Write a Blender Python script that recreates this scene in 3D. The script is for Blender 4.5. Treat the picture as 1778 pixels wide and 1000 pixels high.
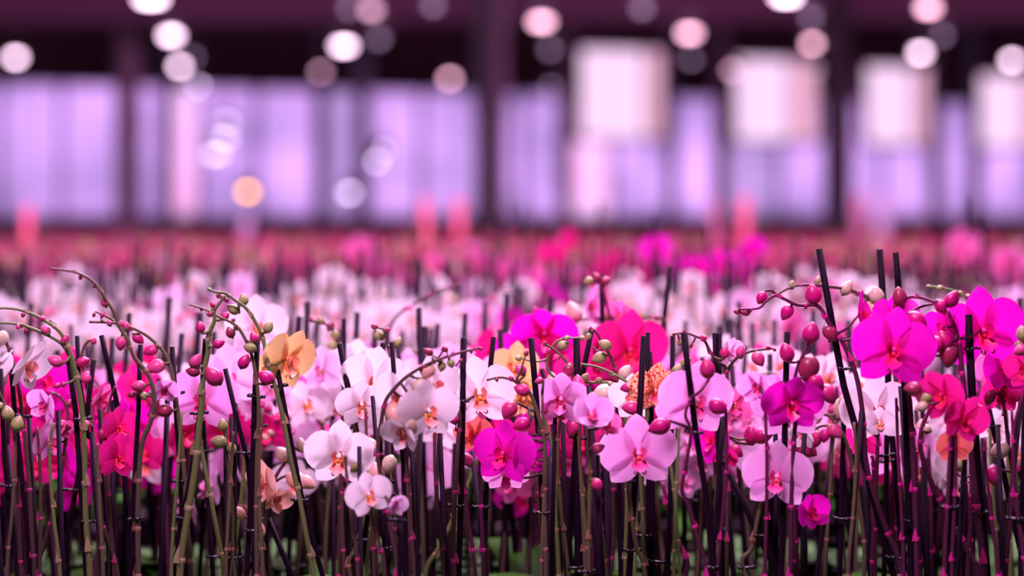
import bpy, math, random
from mathutils import Vector, Matrix, Euler
import numpy as np

R = math.radians
rnd = random.Random(7)
scene = bpy.context.scene
for o in list(bpy.data.objects):
    bpy.data.objects.remove(o)
C = scene.collection

# ------------------------------------------------------------------ camera, world, lights, exposure
ZC = 1.32            # camera height
F = 4939.0           # focal length in pixels of the 1778 px wide frame (100 mm on 36 mm)
HY = 385.0           # pixel row of the horizon
BENCH = 0.62         # height of the bench top

cam_data = bpy.data.cameras.new('camera')
cam_data.sensor_width = 36.0
cam_data.lens = 100.0
cam_data.shift_y = -(500.0 - HY) / 1778.0
cam_data.clip_end = 200
cam_data.dof.use_dof = True
cam_data.dof.focus_distance = 3.68
cam_data.dof.aperture_fstop = 2.2
cam = bpy.data.objects.new('camera', cam_data)
cam.location = (0, 0, ZC)
cam.rotation_euler = (R(90), 0, 0)
C.objects.link(cam)
scene.camera = cam

world = bpy.data.worlds.new('world')
scene.world = world
world.use_nodes = True
bg = world.node_tree.nodes['Background']
bg.inputs[0].default_value = (0.62, 0.40, 0.92, 1)
bg.inputs[1].default_value = 2.25

def area_lamp(name, loc, target, size, size_y, power, color):
    d = bpy.data.lights.new(name, 'AREA')
    d.shape = 'RECTANGLE'; d.size = size; d.size_y = size_y
    d.energy = power; d.color = color
    o = bpy.data.objects.new(name, d)
    o.location = loc
    o.rotation_euler = (Vector(target) - Vector(loc)).to_track_quat('-Z', 'Y').to_euler()
    C.objects.link(o)
    return o

area_lamp('overhead_light_front', (-0.5, 1.7, 3.9), (0, 3.8, 1.1), 1.2, 0.6, 190, (1.0, 0.60, 0.94))
area_lamp('overhead_light_back', (0.5, 5.0, 3.5), (0, 4.0, 1.0), 2.4, 0.8, 260, (1.0, 0.60, 0.98))
area_lamp('overhead_light_rows', (0, 8.5, 4.0), (0, 8.6, 1.0), 5.0, 3.0, 470, (1.0, 0.62, 0.96))
area_lamp('overhead_light_far', (0, 12, 4.7), (0, 18, 1.0), 9.0, 6.0, 850, (1.0, 0.56, 0.94))

scene.view_settings.view_transform = 'Standard'
scene.view_settings.look = 'None'
scene.view_settings.gamma = 1.0
scene.view_settings.use_curve_mapping = False
scene.view_settings.exposure = 0.0
scene.cycles.max_bounces = 8
scene.cycles.transparent_max_bounces = 8
scene.cycles.sample_clamp_indirect = 4.0

# ------------------------------------------------------------------ helpers
def P(px, py, d):
    """The point of the room that the photograph shows at px, py, d metres in front of the camera."""
    return Vector(((px - 889.0) / F * d, d, ZC - (py - HY) / F * d))

def link(o, parent=None):
    C.objects.link(o)
    if parent is not None:
        o.parent = parent
    return o

def mesh(name, verts, faces, mats, midx=None, uvs=None, smooth=True):
    me = bpy.data.meshes.new(name)
    me.from_pydata([tuple(v) for v in verts], [], faces)
    for m in (mats if isinstance(mats, (list, tuple)) else [mats]):
        me.materials.append(m)
    if midx is not None:
        me.polygons.foreach_set('material_index', midx)
    if uvs is not None:
        uvl = me.uv_layers.new(name='UVMap')
        li = np.empty(len(me.loops), dtype=np.int32)
        me.loops.foreach_get('vertex_index', li)
        uvl.data.foreach_set('uv', np.asarray(uvs, dtype=np.float32)[li].ravel())
    if smooth:
        me.polygons.foreach_set('use_smooth', [True] * len(me.polygons))
    me.update()
    return me

def obj(name, me, parent=None, mat=None, **props):
    o = bpy.data.objects.new(name, me)
    if mat is not None:
        o.matrix_local = mat
    for k, v in props.items():
        o[k] = v
    return link(o, parent)

def tag(o, label, cat, group=None):
    o['label'] = label; o['category'] = cat
    if group: o['group'] = group

def empty(name, loc):
    o = bpy.data.objects.new(name, None)
    o.location = loc
    o.empty_display_size = 0.05
    return link(o)

def box_geo(x0, x1, y0, y1, z0, z1):
    v = [(x0,y0,z0),(x1,y0,z0),(x1,y1,z0),(x0,y1,z0),(x0,y0,z1),(x1,y0,z1),(x1,y1,z1),(x0,y1,z1)]
    f = [(3,2,1,0),(4,5,6,7),(0,1,5,4),(1,2,6,5),(2,3,7,6),(3,0,4,7)]
    return v, f

def catmull(pts, n):
    pts = [Vector(p) for p in pts]
    if len(pts) < 3:
        return [pts[0].lerp(pts[-1], i / n) for i in range(n + 1)]
    q = [pts[0] * 2 - pts[1]] + pts + [pts[-1] * 2 - pts[-2]]
    out = []
    for i in range(1, len(q) - 2):
        k = max(2, n)
        for j in range(k):
            t = j / k
            a, b, c, d = q[i-1], q[i], q[i+1], q[i+2]
            out.append(0.5 * ((2*b) + (c-a)*t + (2*a-5*b+4*c-d)*t*t + (3*b-a-3*c+d)*t**3))
    out.append(pts[-1].copy())
    return out

def tube_geo(pts, radii, sides=8, cap=True):
    verts, faces, uvs = [], [], []
    n = len(pts)
    up = Vector((0.3, 1, 0.1)).normalized()
    for i, p in enumerate(pts):
        t = (pts[min(i+1, n-1)] - pts[max(i-1, 0)])
        t = t.normalized() if t.length > 1e-9 else Vector((0, 0, 1))
        a = t.cross(up)
        a = a.normalized() if a.length > 1e-4 else t.orthogonal().normalized()
        b = t.cross(a)
        for k in range(sides):
            th = 2 * math.pi * k / sides
            verts.append(p + (a * math.cos(th) + b * math.sin(th)) * radii[i])
            uvs.append((k / sides, i / max(1, n - 1)))
    for i in range(n - 1):
        for k in range(sides):
            k2 = (k + 1) % sides
            faces.append((i*sides+k, i*sides+k2, (i+1)*sides+k2, (i+1)*sides+k))
    if cap:
        faces.append(tuple(range(sides - 1, -1, -1)))
        faces.append(tuple((n-1)*sides + k for k in range(sides)))
    return verts, faces, uvs

class Geo:
    """collects shapes into one mesh"""
    def __init__(s): s.v, s.f, s.u, s.m = [], [], [], []
    def add(s, v, f, u=None, mi=0, M=None):
        b = len(s.v)
        s.v += [tuple(M @ Vector(p)) for p in v] if M is not None else [tuple(p) for p in v]
        s.f += [tuple(i + b for i in q) for q in f]
        s.u += list(u) if u is not None else [(0, 0)] * len(v)
        s.m += [mi] * len(f)
        return s
    def mesh(s, name, mats, smooth=True): return mesh(name, s.v, s.f, mats, s.m, s.u, smooth)

# ------------------------------------------------------------------ materials
def new_mat(name):
    m = bpy.data.materials.new(name)
    m.use_nodes = True
    nt = m.node_tree
    return m, nt, nt.nodes['Principled BSDF'], nt.nodes['Material Output']

def rgb(c): return (c[0], c[1], c[2], 1.0)

def plain(name, col, rough=0.5, spec=0.4, col2=None, scale=20.0, bump=0.0, metal=0.0):
    m, nt, b, out = new_mat(name)
    b.inputs['Roughness'].default_value = rough
    b.inputs['Metallic'].default_value = metal
    b.inputs['Specular IOR Level'].default_value = spec
    N, L = nt.nodes, nt.links
    tc = N.new('ShaderNodeTexCoord')
    nz = N.new('ShaderNodeTexNoise'); nz.inputs['Scale'].default_value = scale; nz.inputs['Detail'].default_value = 3
    L.new(tc.outputs['Object'], nz.inputs['Vector'])
    mix = N.new('ShaderNodeMix'); mix.data_type = 'RGBA'
    mix.inputs[6].default_value = rgb(col)
    mix.inputs[7].default_value = rgb(col2 if col2 else tuple(c * 0.8 for c in col))
    L.new(nz.outputs['Fac'], mix.inputs[0])
    L.new(mix.outputs[2], b.inputs['Base Color'])
    if bump:
        bp = N.new('ShaderNodeBump'); bp.inputs['Strength'].default_value = bump; bp.inputs['Distance'].default_value = 0.002
        L.new(nz.outputs['Fac'], bp.inputs['Height']); L.new(bp.outputs['Normal'], b.inputs['Normal'])
    return m

def emitter(name, col, strength):
    m, nt, b, out = new_mat(name)
    e = nt.nodes.new('ShaderNodeEmission')
    e.inputs[0].default_value = rgb(col); e.inputs[1].default_value = strength
    nt.links.new(e.outputs[0], out.inputs[0])
    return m

def petal_mat(name, centre, body, edge, trans=0.35, speck=None, rough=0.5):
    """petal tissue: colour runs from the throat to the rim, faint veins along the petal, some light shines through"""
    m, nt, b, out = new_mat(name)
    N, L = nt.nodes, nt.links
    uv = N.new('ShaderNodeUVMap'); sep = N.new('ShaderNodeSeparateXYZ')
    L.new(uv.outputs[0], sep.inputs[0])
    ramp = N.new('ShaderNodeValToRGB')
    e = ramp.color_ramp.elements
    e[0].position = 0.03; e[0].color = rgb(centre)
    e[1].position = 1.0; e[1].color = rgb(edge)
    k = e.new(0.38); k.color = rgb(body)
    k = e.new(0.8); k.color = rgb(body)
    L.new(sep.outputs[1], ramp.inputs[0])
    col = ramp.outputs[0]
    wv = N.new('ShaderNodeTexWave'); wv.wave_type = 'BANDS'; wv.bands_direction = 'X'
    wv.inputs['Scale'].default_value = 3.2; wv.inputs['Distortion'].default_value = 2.0; wv.inputs['Detail'].default_value = 2
    L.new(uv.outputs[0], wv.inputs['Vector'])
    mu = N.new('ShaderNodeMath'); mu.operation = 'MULTIPLY'; mu.inputs[1].default_value = 0.10
    L.new(wv.outputs['Fac'], mu.inputs[0])
    mix = N.new('ShaderNodeMix'); mix.data_type = 'RGBA'
    mix.inputs[7].default_value = rgb(tuple(c * 0.75 for c in centre))
    L.new(mu.outputs[0], mix.inputs[0]); L.new(col, mix.inputs[6])
    col = mix.outputs[2]
    if speck:
        vo = N.new('ShaderNodeTexNoise'); vo.inputs['Scale'].default_value = 9.0; vo.inputs['Detail'].default_value = 4
        L.new(uv.outputs[0], vo.inputs['Vector'])
        gt = N.new('ShaderNodeMath'); gt.operation = 'GREATER_THAN'; gt.inputs[1].default_value = 0.52
        L.new(vo.outputs['Fac'], gt.inputs[0])
        mx = N.new('ShaderNodeMix'); mx.data_type = 'RGBA'; mx.inputs[7].default_value = rgb(speck)
        L.new(gt.outputs[0], mx.inputs[0]); L.new(col, mx.inputs[6])
        col = mx.outputs[2]
    L.new(col, b.inputs['Base Color'])
    b.inputs['Roughness'].default_value = rough
    b.inputs['Specular IOR Level'].default_value = 0.25
    tr = N.new('ShaderNodeBsdfTranslucent'); L.new(col, tr.inputs[0])
    ms = N.new('ShaderNodeMixShader'); ms.inputs[0].default_value = trans
    L.new(b.outputs[0], ms.inputs[1]); L.new(tr.outputs[0], ms.inputs[2])
    L.new(ms.outputs[0], out.inputs[0])
    return m

def ramp_mat(name, stops, rough=0.38, spec=0.45, noise=0.15):
    """colour along the UV length (buds, stems, lips, leaves)"""
    m, nt, b, out = new_mat(name)
    N, L = nt.nodes, nt.links
    uv = N.new('ShaderNodeUVMap'); sep = N.new('ShaderNodeSeparateXYZ'); L.new(uv.outputs[0], sep.inputs[0])
    ramp = N.new('ShaderNodeValToRGB'); e = ramp.color_ramp.elements
    e[0].position, e[0].color = stops[0][0], rgb(stops[0][1])
    e[1].position, e[1].color = stops[-1][0], rgb(stops[-1][1])
    for p, c in stops[1:-1]:
        k = e.new(p); k.color = rgb(c)
    tc = N.new('ShaderNodeTexCoord'); nz = N.new('ShaderNodeTexNoise'); nz.inputs['Scale'].default_value = 6
    L.new(tc.outputs['Object'], nz.inputs['Vector'])
    ad = N.new('ShaderNodeMath'); ad.operation = 'MULTIPLY_ADD'; ad.inputs[1].default_value = noise; ad.inputs[2].default_value = -noise / 2
    L.new(nz.outputs['Fac'], ad.inputs[0])
    sm = N.new('ShaderNodeMath'); sm.operation = 'ADD'
    L.new(ad.outputs[0], sm.inputs[0]); L.new(sep.outputs[1], sm.inputs[1]); L.new(sm.outputs[0], ramp.inputs[0])
    L.new(ramp.outputs[0], b.inputs['Base Color'])
    b.inputs['Roughness'].default_value = rough
    b.inputs['Specular IOR Level'].default_value = spec
    return m

M = {}
M['stake'] = plain('stake_plastic', (0.008, 0.002, 0.008), 0.55, 0.06, (0.013, 0.004, 0.014), 40)
M['clip'] = plain('clip_plastic', (0.012, 0.006, 0.016), 0.25, 0.5)
M['pot'] = plain('pot_plastic', (0.05, 0.035, 0.05), 0.5, 0.3, (0.08, 0.06, 0.075), 12)
M['bark'] = plain('bark_chips', (0.10, 0.05, 0.03), 0.9, 0.1, (0.03, 0.015, 0.012), 60, 0.8)
M['leaf'] = ramp_mat('orchid_leaf', [(0.0, (0.018, 0.065, 0.008)), (0.5, (0.022, 0.10, 0.008)), (1.0, (0.035, 0.13, 0.010))], 0.55, 0.08)
STEM = {
    'green': ramp_mat('stem_green', [(0, (0.13, 0.13, 0.05)), (0.5, (0.13, 0.18, 0.05)), (1, (0.14, 0.20, 0.06))], 0.45, 0.35, 0.3),
    'olive': ramp_mat('stem_olive', [(0, (0.078, 0.051, 0.042)), (0.6, (0.12, 0.10, 0.045)), (1, (0.15, 0.07, 0.045))], 0.45, 0.35, 0.3),
    'purple': ramp_mat('stem_purple', [(0, (0.066, 0.013, 0.045)), (0.6, (0.09, 0.012, 0.045)), (1, (0.19, 0.012, 0.08))], 0.45, 0.35, 0.3),
    'brown': ramp_mat('stem_brown', [(0, (0.06, 0.03, 0.033)), (0.6, (0.085, 0.04, 0.035)), (1, (0.12, 0.032, 0.04))], 0.45, 0.35, 0.3),
}
NODE = {'green': plain('node_tan', (0.34, 0.26, 0.14)), 'olive': plain('node_rust', (0.30, 0.13, 0.10)),
        'purple': plain('node_magenta', (0.62, 0.015, 0.26)), 'brown': plain('node_rose', (0.42, 0.03, 0.16))}
BUD = {
    'pink': ramp_mat('bud_pink', [(0, (0.26, 0.06, 0.07)), (0.35, (0.60, 0.018, 0.19)), (1, (0.48, 0.02, 0.14))]),
    'rose': ramp_mat('bud_rose', [(0, (0.34, 0.12, 0.10)), (0.4, (0.72, 0.055, 0.26)), (1, (0.62, 0.07, 0.22))]),
    'magenta': ramp_mat('bud_magenta', [(0, (0.28, 0.008, 0.09)), (0.4, (0.60, 0.005, 0.20)), (1, (0.40, 0.006, 0.12))]),
    'dark': ramp_mat('bud_dark', [(0, (0.16, 0.03, 0.05)), (0.5, (0.34, 0.02, 0.09)), (1, (0.28, 0.03, 0.07))]),
    'green': ramp_mat('bud_green', [(0, (0.22, 0.26, 0.08)), (0.5, (0.33, 0.36, 0.12)), (1, (0.40, 0.30, 0.16))]),
    'cream': ramp_mat('bud_cream', [(0, (0.42, 0.38, 0.20)), (0.5, (0.66, 0.52, 0.38)), (1, (0.62, 0.38, 0.32))]),
    'salmon': ramp_mat('bud_salmon', [(0, (0.50, 0.30, 0.20)), (0.5, (0.80, 0.42, 0.34)), (1, (0.80, 0.40, 0.36))]),
}
# throat, body, rim, then lip (base, tip) and column
PAL = {
    'white':   ((0.90, 0.72, 0.76), (0.92, 0.84, 0.90), (0.94, 0.86, 0.92), (0.85, 0.62, 0.10), (0.86, 0.16, 0.13), (0.92, 0.84, 0.84)),
    'lilac':   ((0.92, 0.62, 0.84), (0.90, 0.60, 0.87), (0.95, 0.72, 0.92), (0.85, 0.50, 0.30), (0.80, 0.16, 0.46), (0.92, 0.60, 0.76)),
    'orchid':  ((0.82, 0.26, 0.62), (0.88, 0.40, 0.80), (0.95, 0.62, 0.92), (0.85, 0.20, 0.22), (0.78, 0.02, 0.24), (0.90, 0.35, 0.65)),
    'magenta': ((0.72, 0.004, 0.25), (0.85, 0.004, 0.56), (0.85, 0.005, 0.62), (0.85, 0.02, 0.10), (0.75, 0.005, 0.16), (0.80, 0.01, 0.35)),
    'cerise':  ((0.72, 0.005, 0.18), (0.84, 0.012, 0.28), (0.85, 0.015, 0.36), (0.85, 0.06, 0.08), (0.75, 0.01, 0.10), (0.80, 0.02, 0.22)),
    'pink':    ((0.85, 0.10, 0.40), (0.86, 0.16, 0.48), (0.90, 0.28, 0.60), (0.85, 0.40, 0.15), (0.80, 0.04, 0.26), (0.90, 0.30, 0.50)),
    'peach':   ((0.82, 0.36, 0.10), (0.93, 0.66, 0.26), (0.95, 0.74, 0.38), (0.80, 0.36, 0.10), (0.72, 0.16, 0.10), (0.85, 0.55, 0.30)),
    'salmon':  ((0.80, 0.36, 0.26), (0.85, 0.48, 0.38), (0.88, 0.56, 0.48), (0.80, 0.30, 0.20), (0.75, 0.16, 0.16), (0.85, 0.50, 0.40)),
    'coral':   ((0.82, 0.10, 0.08), (0.85, 0.18, 0.16), (0.88, 0.30, 0.28), (0.80, 0.06, 0.05), (0.75, 0.02, 0.08), (0.85, 0.20, 0.15)),
    'speckle': ((0.78, 0.30, 0.10), (0.85, 0.62, 0.30), (0.88, 0.68, 0.36), (0.80, 0.12, 0.08), (0.78, 0.03, 0.16), (0.85, 0.55, 0.30)),
}
PET, LIPM, COLM = {}, {}, {}
for k, (c0, c1, c2, l0, l1, cc) in PAL.items():
    PET[k] = petal_mat('petal_' + k, c0, c1, c2, 0.38, (0.70, 0.04, 0.05) if k == 'speckle' else None)
    LIPM[k] = ramp_mat('lip_' + k, [(0, l0), (0.45, l1), (1, tuple(0.55 * a + 0.45 * b for a, b in zip(l1, c1)))], 0.4, 0.4, 0.5)
    COLM[k] = plain('column_' + k, cc, 0.4)

# ------------------------------------------------------------------ flower, bud and foliage shapes
PROFILE_PETAL = [(0, .07), (.08, .17), (.2, .36), (.36, .50), (.52, .58), (.68, .57), (.82, .47), (.92, .34), (.98, .16), (1, .03)]
PROFILE_SEPAL = [(0, .12), (.12, .20), (.3, .31), (.5, .355), (.68, .33), (.82, .25), (.93, .13), (1, .02)]

def blade_geo(length, profile, cup, recurve, ripple=0.0, nv=6, skew=0.0):
    """petal or leaf: grows along +Z, faces -Y"""
    v, f, u = [], [], []
    for (t, w) in profile:
        for j in range(nv + 1):
            s = -1 + 2 * j / nv
            x = s * w * length + skew * length * t * t
            # the rim of a wide petal rounds off
            z = t * length - (abs(s) ** 2.2) * w * length * 0.10
            y = cup * length * (s * s) * w + recurve * length * t * t - 0.10 * length * math.sin(math.pi * t) * (1 - s * s) * 0.35
            y += ripple * length * math.sin(s * 5 + t * 7) * t
            v.append((x, y, z)); u.append((0.5 + s * 0.5, t))
    n = nv + 1
    for i in range(len(profile) - 1):
        for j in range(nv):
            f.append((i*n+j, i*n+j+1, (i+1)*n+j+1, (i+1)*n+j))
    return v, f, u

G_PETAL = blade_geo(0.50, PROFILE_PETAL, 0.10, 0.10, 0.016)
G_SEPAL = blade_geo(0.50, PROFILE_SEPAL, 0.10, 0.08, 0.010, 4)
G_PETAL_L = blade_geo(0.50, PROFILE_PETAL[::2] + [PROFILE_PETAL[-1]], 0.10, 0.10, 0.016, 4)
G_SEPAL_L = blade_geo(0.47, PROFILE_SEPAL[::2] + [PROFILE_SEPAL[-1]], 0.10, 0.08, 0.0, 2)

def lip_geo(lo=False):
    g = Geo()
    mid = blade_geo(0.22, [(0, .22), (.25, .28), (.5, .34), (.72, .42), (.88, .26), (1, .05)], -0.30, -0.25, 0, 2 if lo else 4)
    g.add(*mid, M=Matrix.Translation((0, -0.03, -0.035)) @ Matrix.Rotation(R(180), 4, 'Y') @ Matrix.Rotation(R(38), 4, 'X'))
    side = blade_geo(0.15, [(0, .25), (.3, .40), (.6, .48), (.85, .36), (1, .08)], -0.35, -0.30, 0, 2 if lo else 4)
    for s in (-1, 1):
        g.add(*side, M=Matrix.Translation((s * 0.02, -0.035, -0.03)) @ Matrix.Rotation(R(s * 62), 4, 'Y') @ Matrix.Rotation(R(46), 4, 'X') @ Matrix.Rotation(R(-s * 35), 4, 'Z'))
    if not lo:   # the two callus teeth and the curled whiskers at the lip's end
        for s in (-1, 1):
            pts = catmull([(s*0.015, -0.13, -0.17), (s*0.04, -0.16, -0.20), (s*0.06, -0.15, -0.185), (s*0.055, -0.13, -0.17)], 3)
            v, f, u = tube_geo(pts, [0.008] * len(pts), 4)
            g.add(v, f, [(a, 0.8) for a, b in u])
        v, f, u = tube_geo([Vector((0, -0.05, -0.03)), Vector((0, -0.075, -0.045)), Vector((0, -0.09, -0.05))], [0.03, 0.028, 0.012], 6)
        g.add(v, f, [(a, 0.05) for a, b in u])
    return g.v, g.f, g.u
G_LIP, G_LIP_L = lip_geo(), lip_geo(True)
col_pts = [Vector(p) for p in ((0, 0.03, 0), (0, -0.02, 0.0), (0, -0.06, 0.004), (0, -0.095, -0.006), (0, -0.11, -0.015))]
G_COL = tube_geo(col_pts, [0.03, 0.034, 0.036, 0.04, 0.018], 7)
G_COL_L = tube_geo([col_pts[0], col_pts[2], col_pts[4]], [0.03, 0.036, 0.018], 4)

def petal_frames(op):
    """positions of the five tepals; op = 1 fully open, 0 nearly a closed bud"""
    fold = (1 - op) * 72
    out = []
    for a, base, kind in ((75, 2, 'petal'), (-75, 2, 'petal')):
        out.append((kind, Matrix.Translation((0.02 * (1 if a > 0 else -1), -0.018, 0.0)) @ Matrix.Rotation(R(a), 4, 'Y') @ Matrix.Rotation(R(base + fold), 4, 'X')))
    for a, base in ((0, 4), (139, 4), (-139, 4)):
        out.append(('sepal', Matrix.Translation((0, 0.012, 0)) @ Matrix.Rotation(R(a), 4, 'Y') @ Matrix.Rotation(R(base + fold * 0.85), 4, 'X')))
    return out

ME = {}
def part_mesh(kind, var):
    if (kind, var) not in ME:
        g, m = {'petal': (G_PETAL, PET), 'sepal': (G_SEPAL, PET), 'lip': (G_LIP, LIPM), 'flower': (G_COL, COLM)}[kind]
        ME[kind, var] = mesh(kind, g[0], g[1], m[var], uvs=g[2])
    return ME[kind, var]

def flower_mesh(var, op):
    """one joined flower for plants too blurred to show single petals"""
    k = ('joined', var, op)
    if k not in ME:
        g = Geo()
        for kind, mt in petal_frames(op):
            g.add(*(G_PETAL_L if kind == 'petal' else G_SEPAL_L), mi=0, M=mt)
        g.add(*G_LIP_L, mi=1); g.add(*G_COL_L, mi=2)
        ME[k] = g.mesh('flower', [PET[var], LIPM[var], COLM[var]])
    return ME[k]

def orient(yaw, pitch, roll):
    return Matrix.Rotation(R(yaw), 4, 'Z') @ Matrix.Rotation(R(pitch), 4, 'X') @ Matrix.Rotation(R(roll), 4, 'Y')

def make_flower(parent, loc, size, var, yaw=0, pitch=0, roll=0, op=1.0, detail=True):
    mt = Matrix.Translation(loc) @ orient(yaw, pitch, roll) @ Matrix.Scale(size, 4)
    if not detail:
        return obj('flower', flower_mesh(var, op), parent, mt)
    f = obj('flower', part_mesh('flower', var), parent, mt)
    for kind, pm in petal_frames(op):
        j = Matrix.Rotation(R(rnd.uniform(-6, 6)), 4, 'X') @ Matrix.Rotation(R(rnd.uniform(-4, 4)), 4, 'Y')
        obj(kind, part_mesh(kind, var), f, pm @ j)
    obj('lip', part_mesh('lip', var), f, Matrix.Scale(1.22, 4))
    return f

def bud_geo(segs=12, rings=8):
    v, f, u = [], [], []
    for i in range(rings + 1):
        t = i / rings
        r = 0.40 * (math.sin(math.pi * min(1, t ** 0.85 * 0.97 + 0.02))) ** 0.72
        for k in range(segs):
            th = 2 * math.pi * k / segs
            rr = r * (1 - 0.10 * max(0, math.cos(3 * th)) ** 6 * (0.3 + t))
            v.append((rr * math.cos(th), rr * math.sin(th) * 0.9, t)); u.append((k / segs, t))
    for i in range(rings):
        for k in range(segs):
            k2 = (k + 1) % segs
            f.append((i*segs+k, i*segs+k2, (i+1)*segs+k2, (i+1)*segs+k))
    f.append(tuple(range(segs - 1, -1, -1))); f.append(tuple(rings*segs + k for k in range(segs)))
    return v, f, u
G_BUD, G_BUD_L = bud_geo(), bud_geo(6, 5)
def bud_mesh(col, lo=False):
    k = ('bud', col, lo)
    if k not in ME:
        g = G_BUD_L if lo else G_BUD
        ME[k] = mesh('bud', g[0], g[1], BUD[col], uvs=g[2])
    return ME[k]

def leaf_mesh(i):
    k = ('leaf', i)
    if k not in ME:
        r = random.Random(40 + i)
        L, W = r.uniform(.17, .24), r.uniform(.20, .25)
        bend = r.uniform(0.25, 0.6)
        v, f, u = [], [], []
        prof = [(0, .25), (.12, .42), (.3, .8), (.5, 1), (.7, .95), (.87, .65), (.96, .35), (1, .06)]
        for t, w in prof:
            for j in range(5):
                s = -1 + j / 2
                x = s * w * W * L
                ang = R(44) - bend * 1.5 * t
                rr = t * L
                v.append((x, -rr * math.cos(ang), rr * math.sin(ang) * 0.9 + abs(s) * w * 0.012)); u.append((j / 4, t))
        for a in range(len(prof) - 1):
            for j in range(4):
                f.append((a*5+j, a*5+j+1, (a+1)*5+j+1, (a+1)*5+j))
        ME[k] = mesh('leaf', v, f, M['leaf'], uvs=u)
    return ME[k]

def pot_mesh():
    if 'pot' not in ME:
        prof = [(0.0, .034), (0.005, .036), (.105, .045), (.105, .048), (.12, .049), (.12, .045), (.10, .043)]
        v, f = [], []
        n = 14
        for z, r in prof:
            for k in range(n):
                v.append((.93 * r * math.cos(2*math.pi*k/n), .93 * r * math.sin(2*math.pi*k/n), z))
        for i in range(len(prof) - 1):
            for k in range(n):
                f.append((i*n+k, i*n+(k+1)%n, (i+1)*n+(k+1)%n, (i+1)*n+k))
        f.append(tuple(range(n - 1, -1, -1)))
        ME['pot'] = mesh('pot', v, f, M['pot'])
        n2 = 14
        bv = [(0, 0, 0.112)] + [(.0405*math.cos(2*math.pi*k/n2), .0405*math.sin(2*math.pi*k/n2), .104 + .004*(k % 2)) for k in range(n2)]
        ME['bark'] = mesh('potting_bark', bv, [(0, 1+k, 1+(k+1) % n2) for k in range(n2)], M['bark'], smooth=False)
    return ME['pot'], ME['bark']

def clip_mesh():
    """stem clip: a loose ring round stake and stem with two finger wings"""
    if 'clip' not in ME:
        g = Geo()
        n = 10
        pts = [Vector((0.011*math.cos(2*math.pi*k/n), 0.007*math.sin(2*math.pi*k/n), 0)) for k in range(n)] 
        pts.append(pts[0].copy())
        v, f, u = tube_geo(pts, [0.0018] * len(pts), 5, False); g.add(v, f, u)
        for s in (-1, 1):
            g.add(*box_geo(0.009*s - 0.004, 0.009*s + 0.004, -0.010, -0.005, -0.0022, 0.0022))
            g.add(*box_geo(0.0125*s - 0.003, 0.0125*s + 0.003, -0.0025, 0.0025, -0.0016, 0.0030))
        ME['clip'] = g.mesh('clip', [M['clip']])
    return ME['clip']

def node_mesh(sc):
    k = ('node', sc)
    if k not in ME:
        g = Geo()
        pts = [Vector((0, 0, z)) for z in (-.5, -.25, 0.05, .35, .5)]
        v, f, u = tube_geo(pts, [1.0, 1.12, 1.22, 1.10, 1.0], 7, False); g.add(v, f, u)
        b = blade_geo(2.6, [(0, .38), (.3, .36), (.6, .24), (.85, .1), (1, .02)], -0.5, 0.0, 0, 2)   # the sheath bract
        g.add(*b, M=Matrix.Translation((0, -1.12, -0.3)))
        ME[k] = g.mesh('node', [NODE[sc]])
    return ME[k]

def pot_and_leaves(root, seed, n_leaf=4, zrot=None):
    pm, bm = pot_mesh()
    p = obj('pot', pm, root)
    obj('potting_bark', bm, p)
    r = random.Random(seed)
    a0 = r.uniform(0, 360) if zrot is None else zrot
    for i in range(n_leaf):
        a = a0 + 180 * (i % 2) + r.uniform(-28, 28)
        obj('leaf', leaf_mesh(r.randrange(6)), root,
            Matrix.Translation((0, 0, .11 + .006 * i)) @ Matrix.Rotation(R(a), 4, 'Z') @ Matrix.Rotation(R(r.uniform(-14, 14)), 4, 'X'))

# ------------------------------------------------------------------ the greenhouse
mat_floor = plain('concrete_floor', (0.16, 0.12, 0.15), 0.8, 0.3, (0.10, 0.08, 0.10), 3)
mat_dark = plain('shade_screen', (0.040, 0.012, 0.026), 0.8, 0.2, (0.060, 0.020, 0.034), 0.6)
mat_gable = plain('gable_cladding', (0.17, 0.050, 0.100), 0.8, 0.2, (0.10, 0.055, 0.062), 0.25)
mat_beam = plain('painted_beam', (0.26, 0.066, 0.18), 0.6, 0.2, (0.15, 0.04, 0.10), 0.3)
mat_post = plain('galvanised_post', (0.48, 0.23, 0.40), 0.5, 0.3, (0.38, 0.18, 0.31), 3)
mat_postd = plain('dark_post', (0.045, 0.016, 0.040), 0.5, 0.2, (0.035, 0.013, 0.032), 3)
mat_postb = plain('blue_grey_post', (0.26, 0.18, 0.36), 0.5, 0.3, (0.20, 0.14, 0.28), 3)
mat_base = plain('wall_footing', (0.24, 0.09, 0.18), 0.8, 0.2, (0.16, 0.06, 0.12), 0.8)
mat_metal = plain('bench_metal', (0.07, 0.05, 0.07), 0.6, 0.3, (0.04, 0.03, 0.04), metal=0.3)

def sheet_mat(name, col, col2, scale=0.9):
    """translucent wall sheeting, daylight outside shines through it"""
    m, nt, b, out = new_mat(name)
    N, L = nt.nodes, nt.links
    tc = N.new('ShaderNodeTexCoord')
    nz = N.new('ShaderNodeTexNoise'); nz.inputs['Scale'].default_value = scale; nz.inputs['Detail'].default_value = 2
    L.new(tc.outputs['Object'], nz.inputs['Vector'])
    mp = N.new('ShaderNodeMapRange'); mp.inputs[1].default_value = 0.35; mp.inputs[2].default_value = 0.68
    L.new(nz.outputs['Fac'], mp.inputs[0])
    mix = N.new('ShaderNodeMix'); mix.data_type = 'RGBA'
    mix.inputs[6].default_value = rgb(col); mix.inputs[7].default_value = rgb(col2)
    L.new(mp.outputs[0], mix.inputs[0])
    tr = N.new('ShaderNodeBsdfTranslucent'); L.new(mix.outputs[2], tr.inputs[0])
    L.new(tr.outputs[0], out.inputs[0])
    return m
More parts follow.
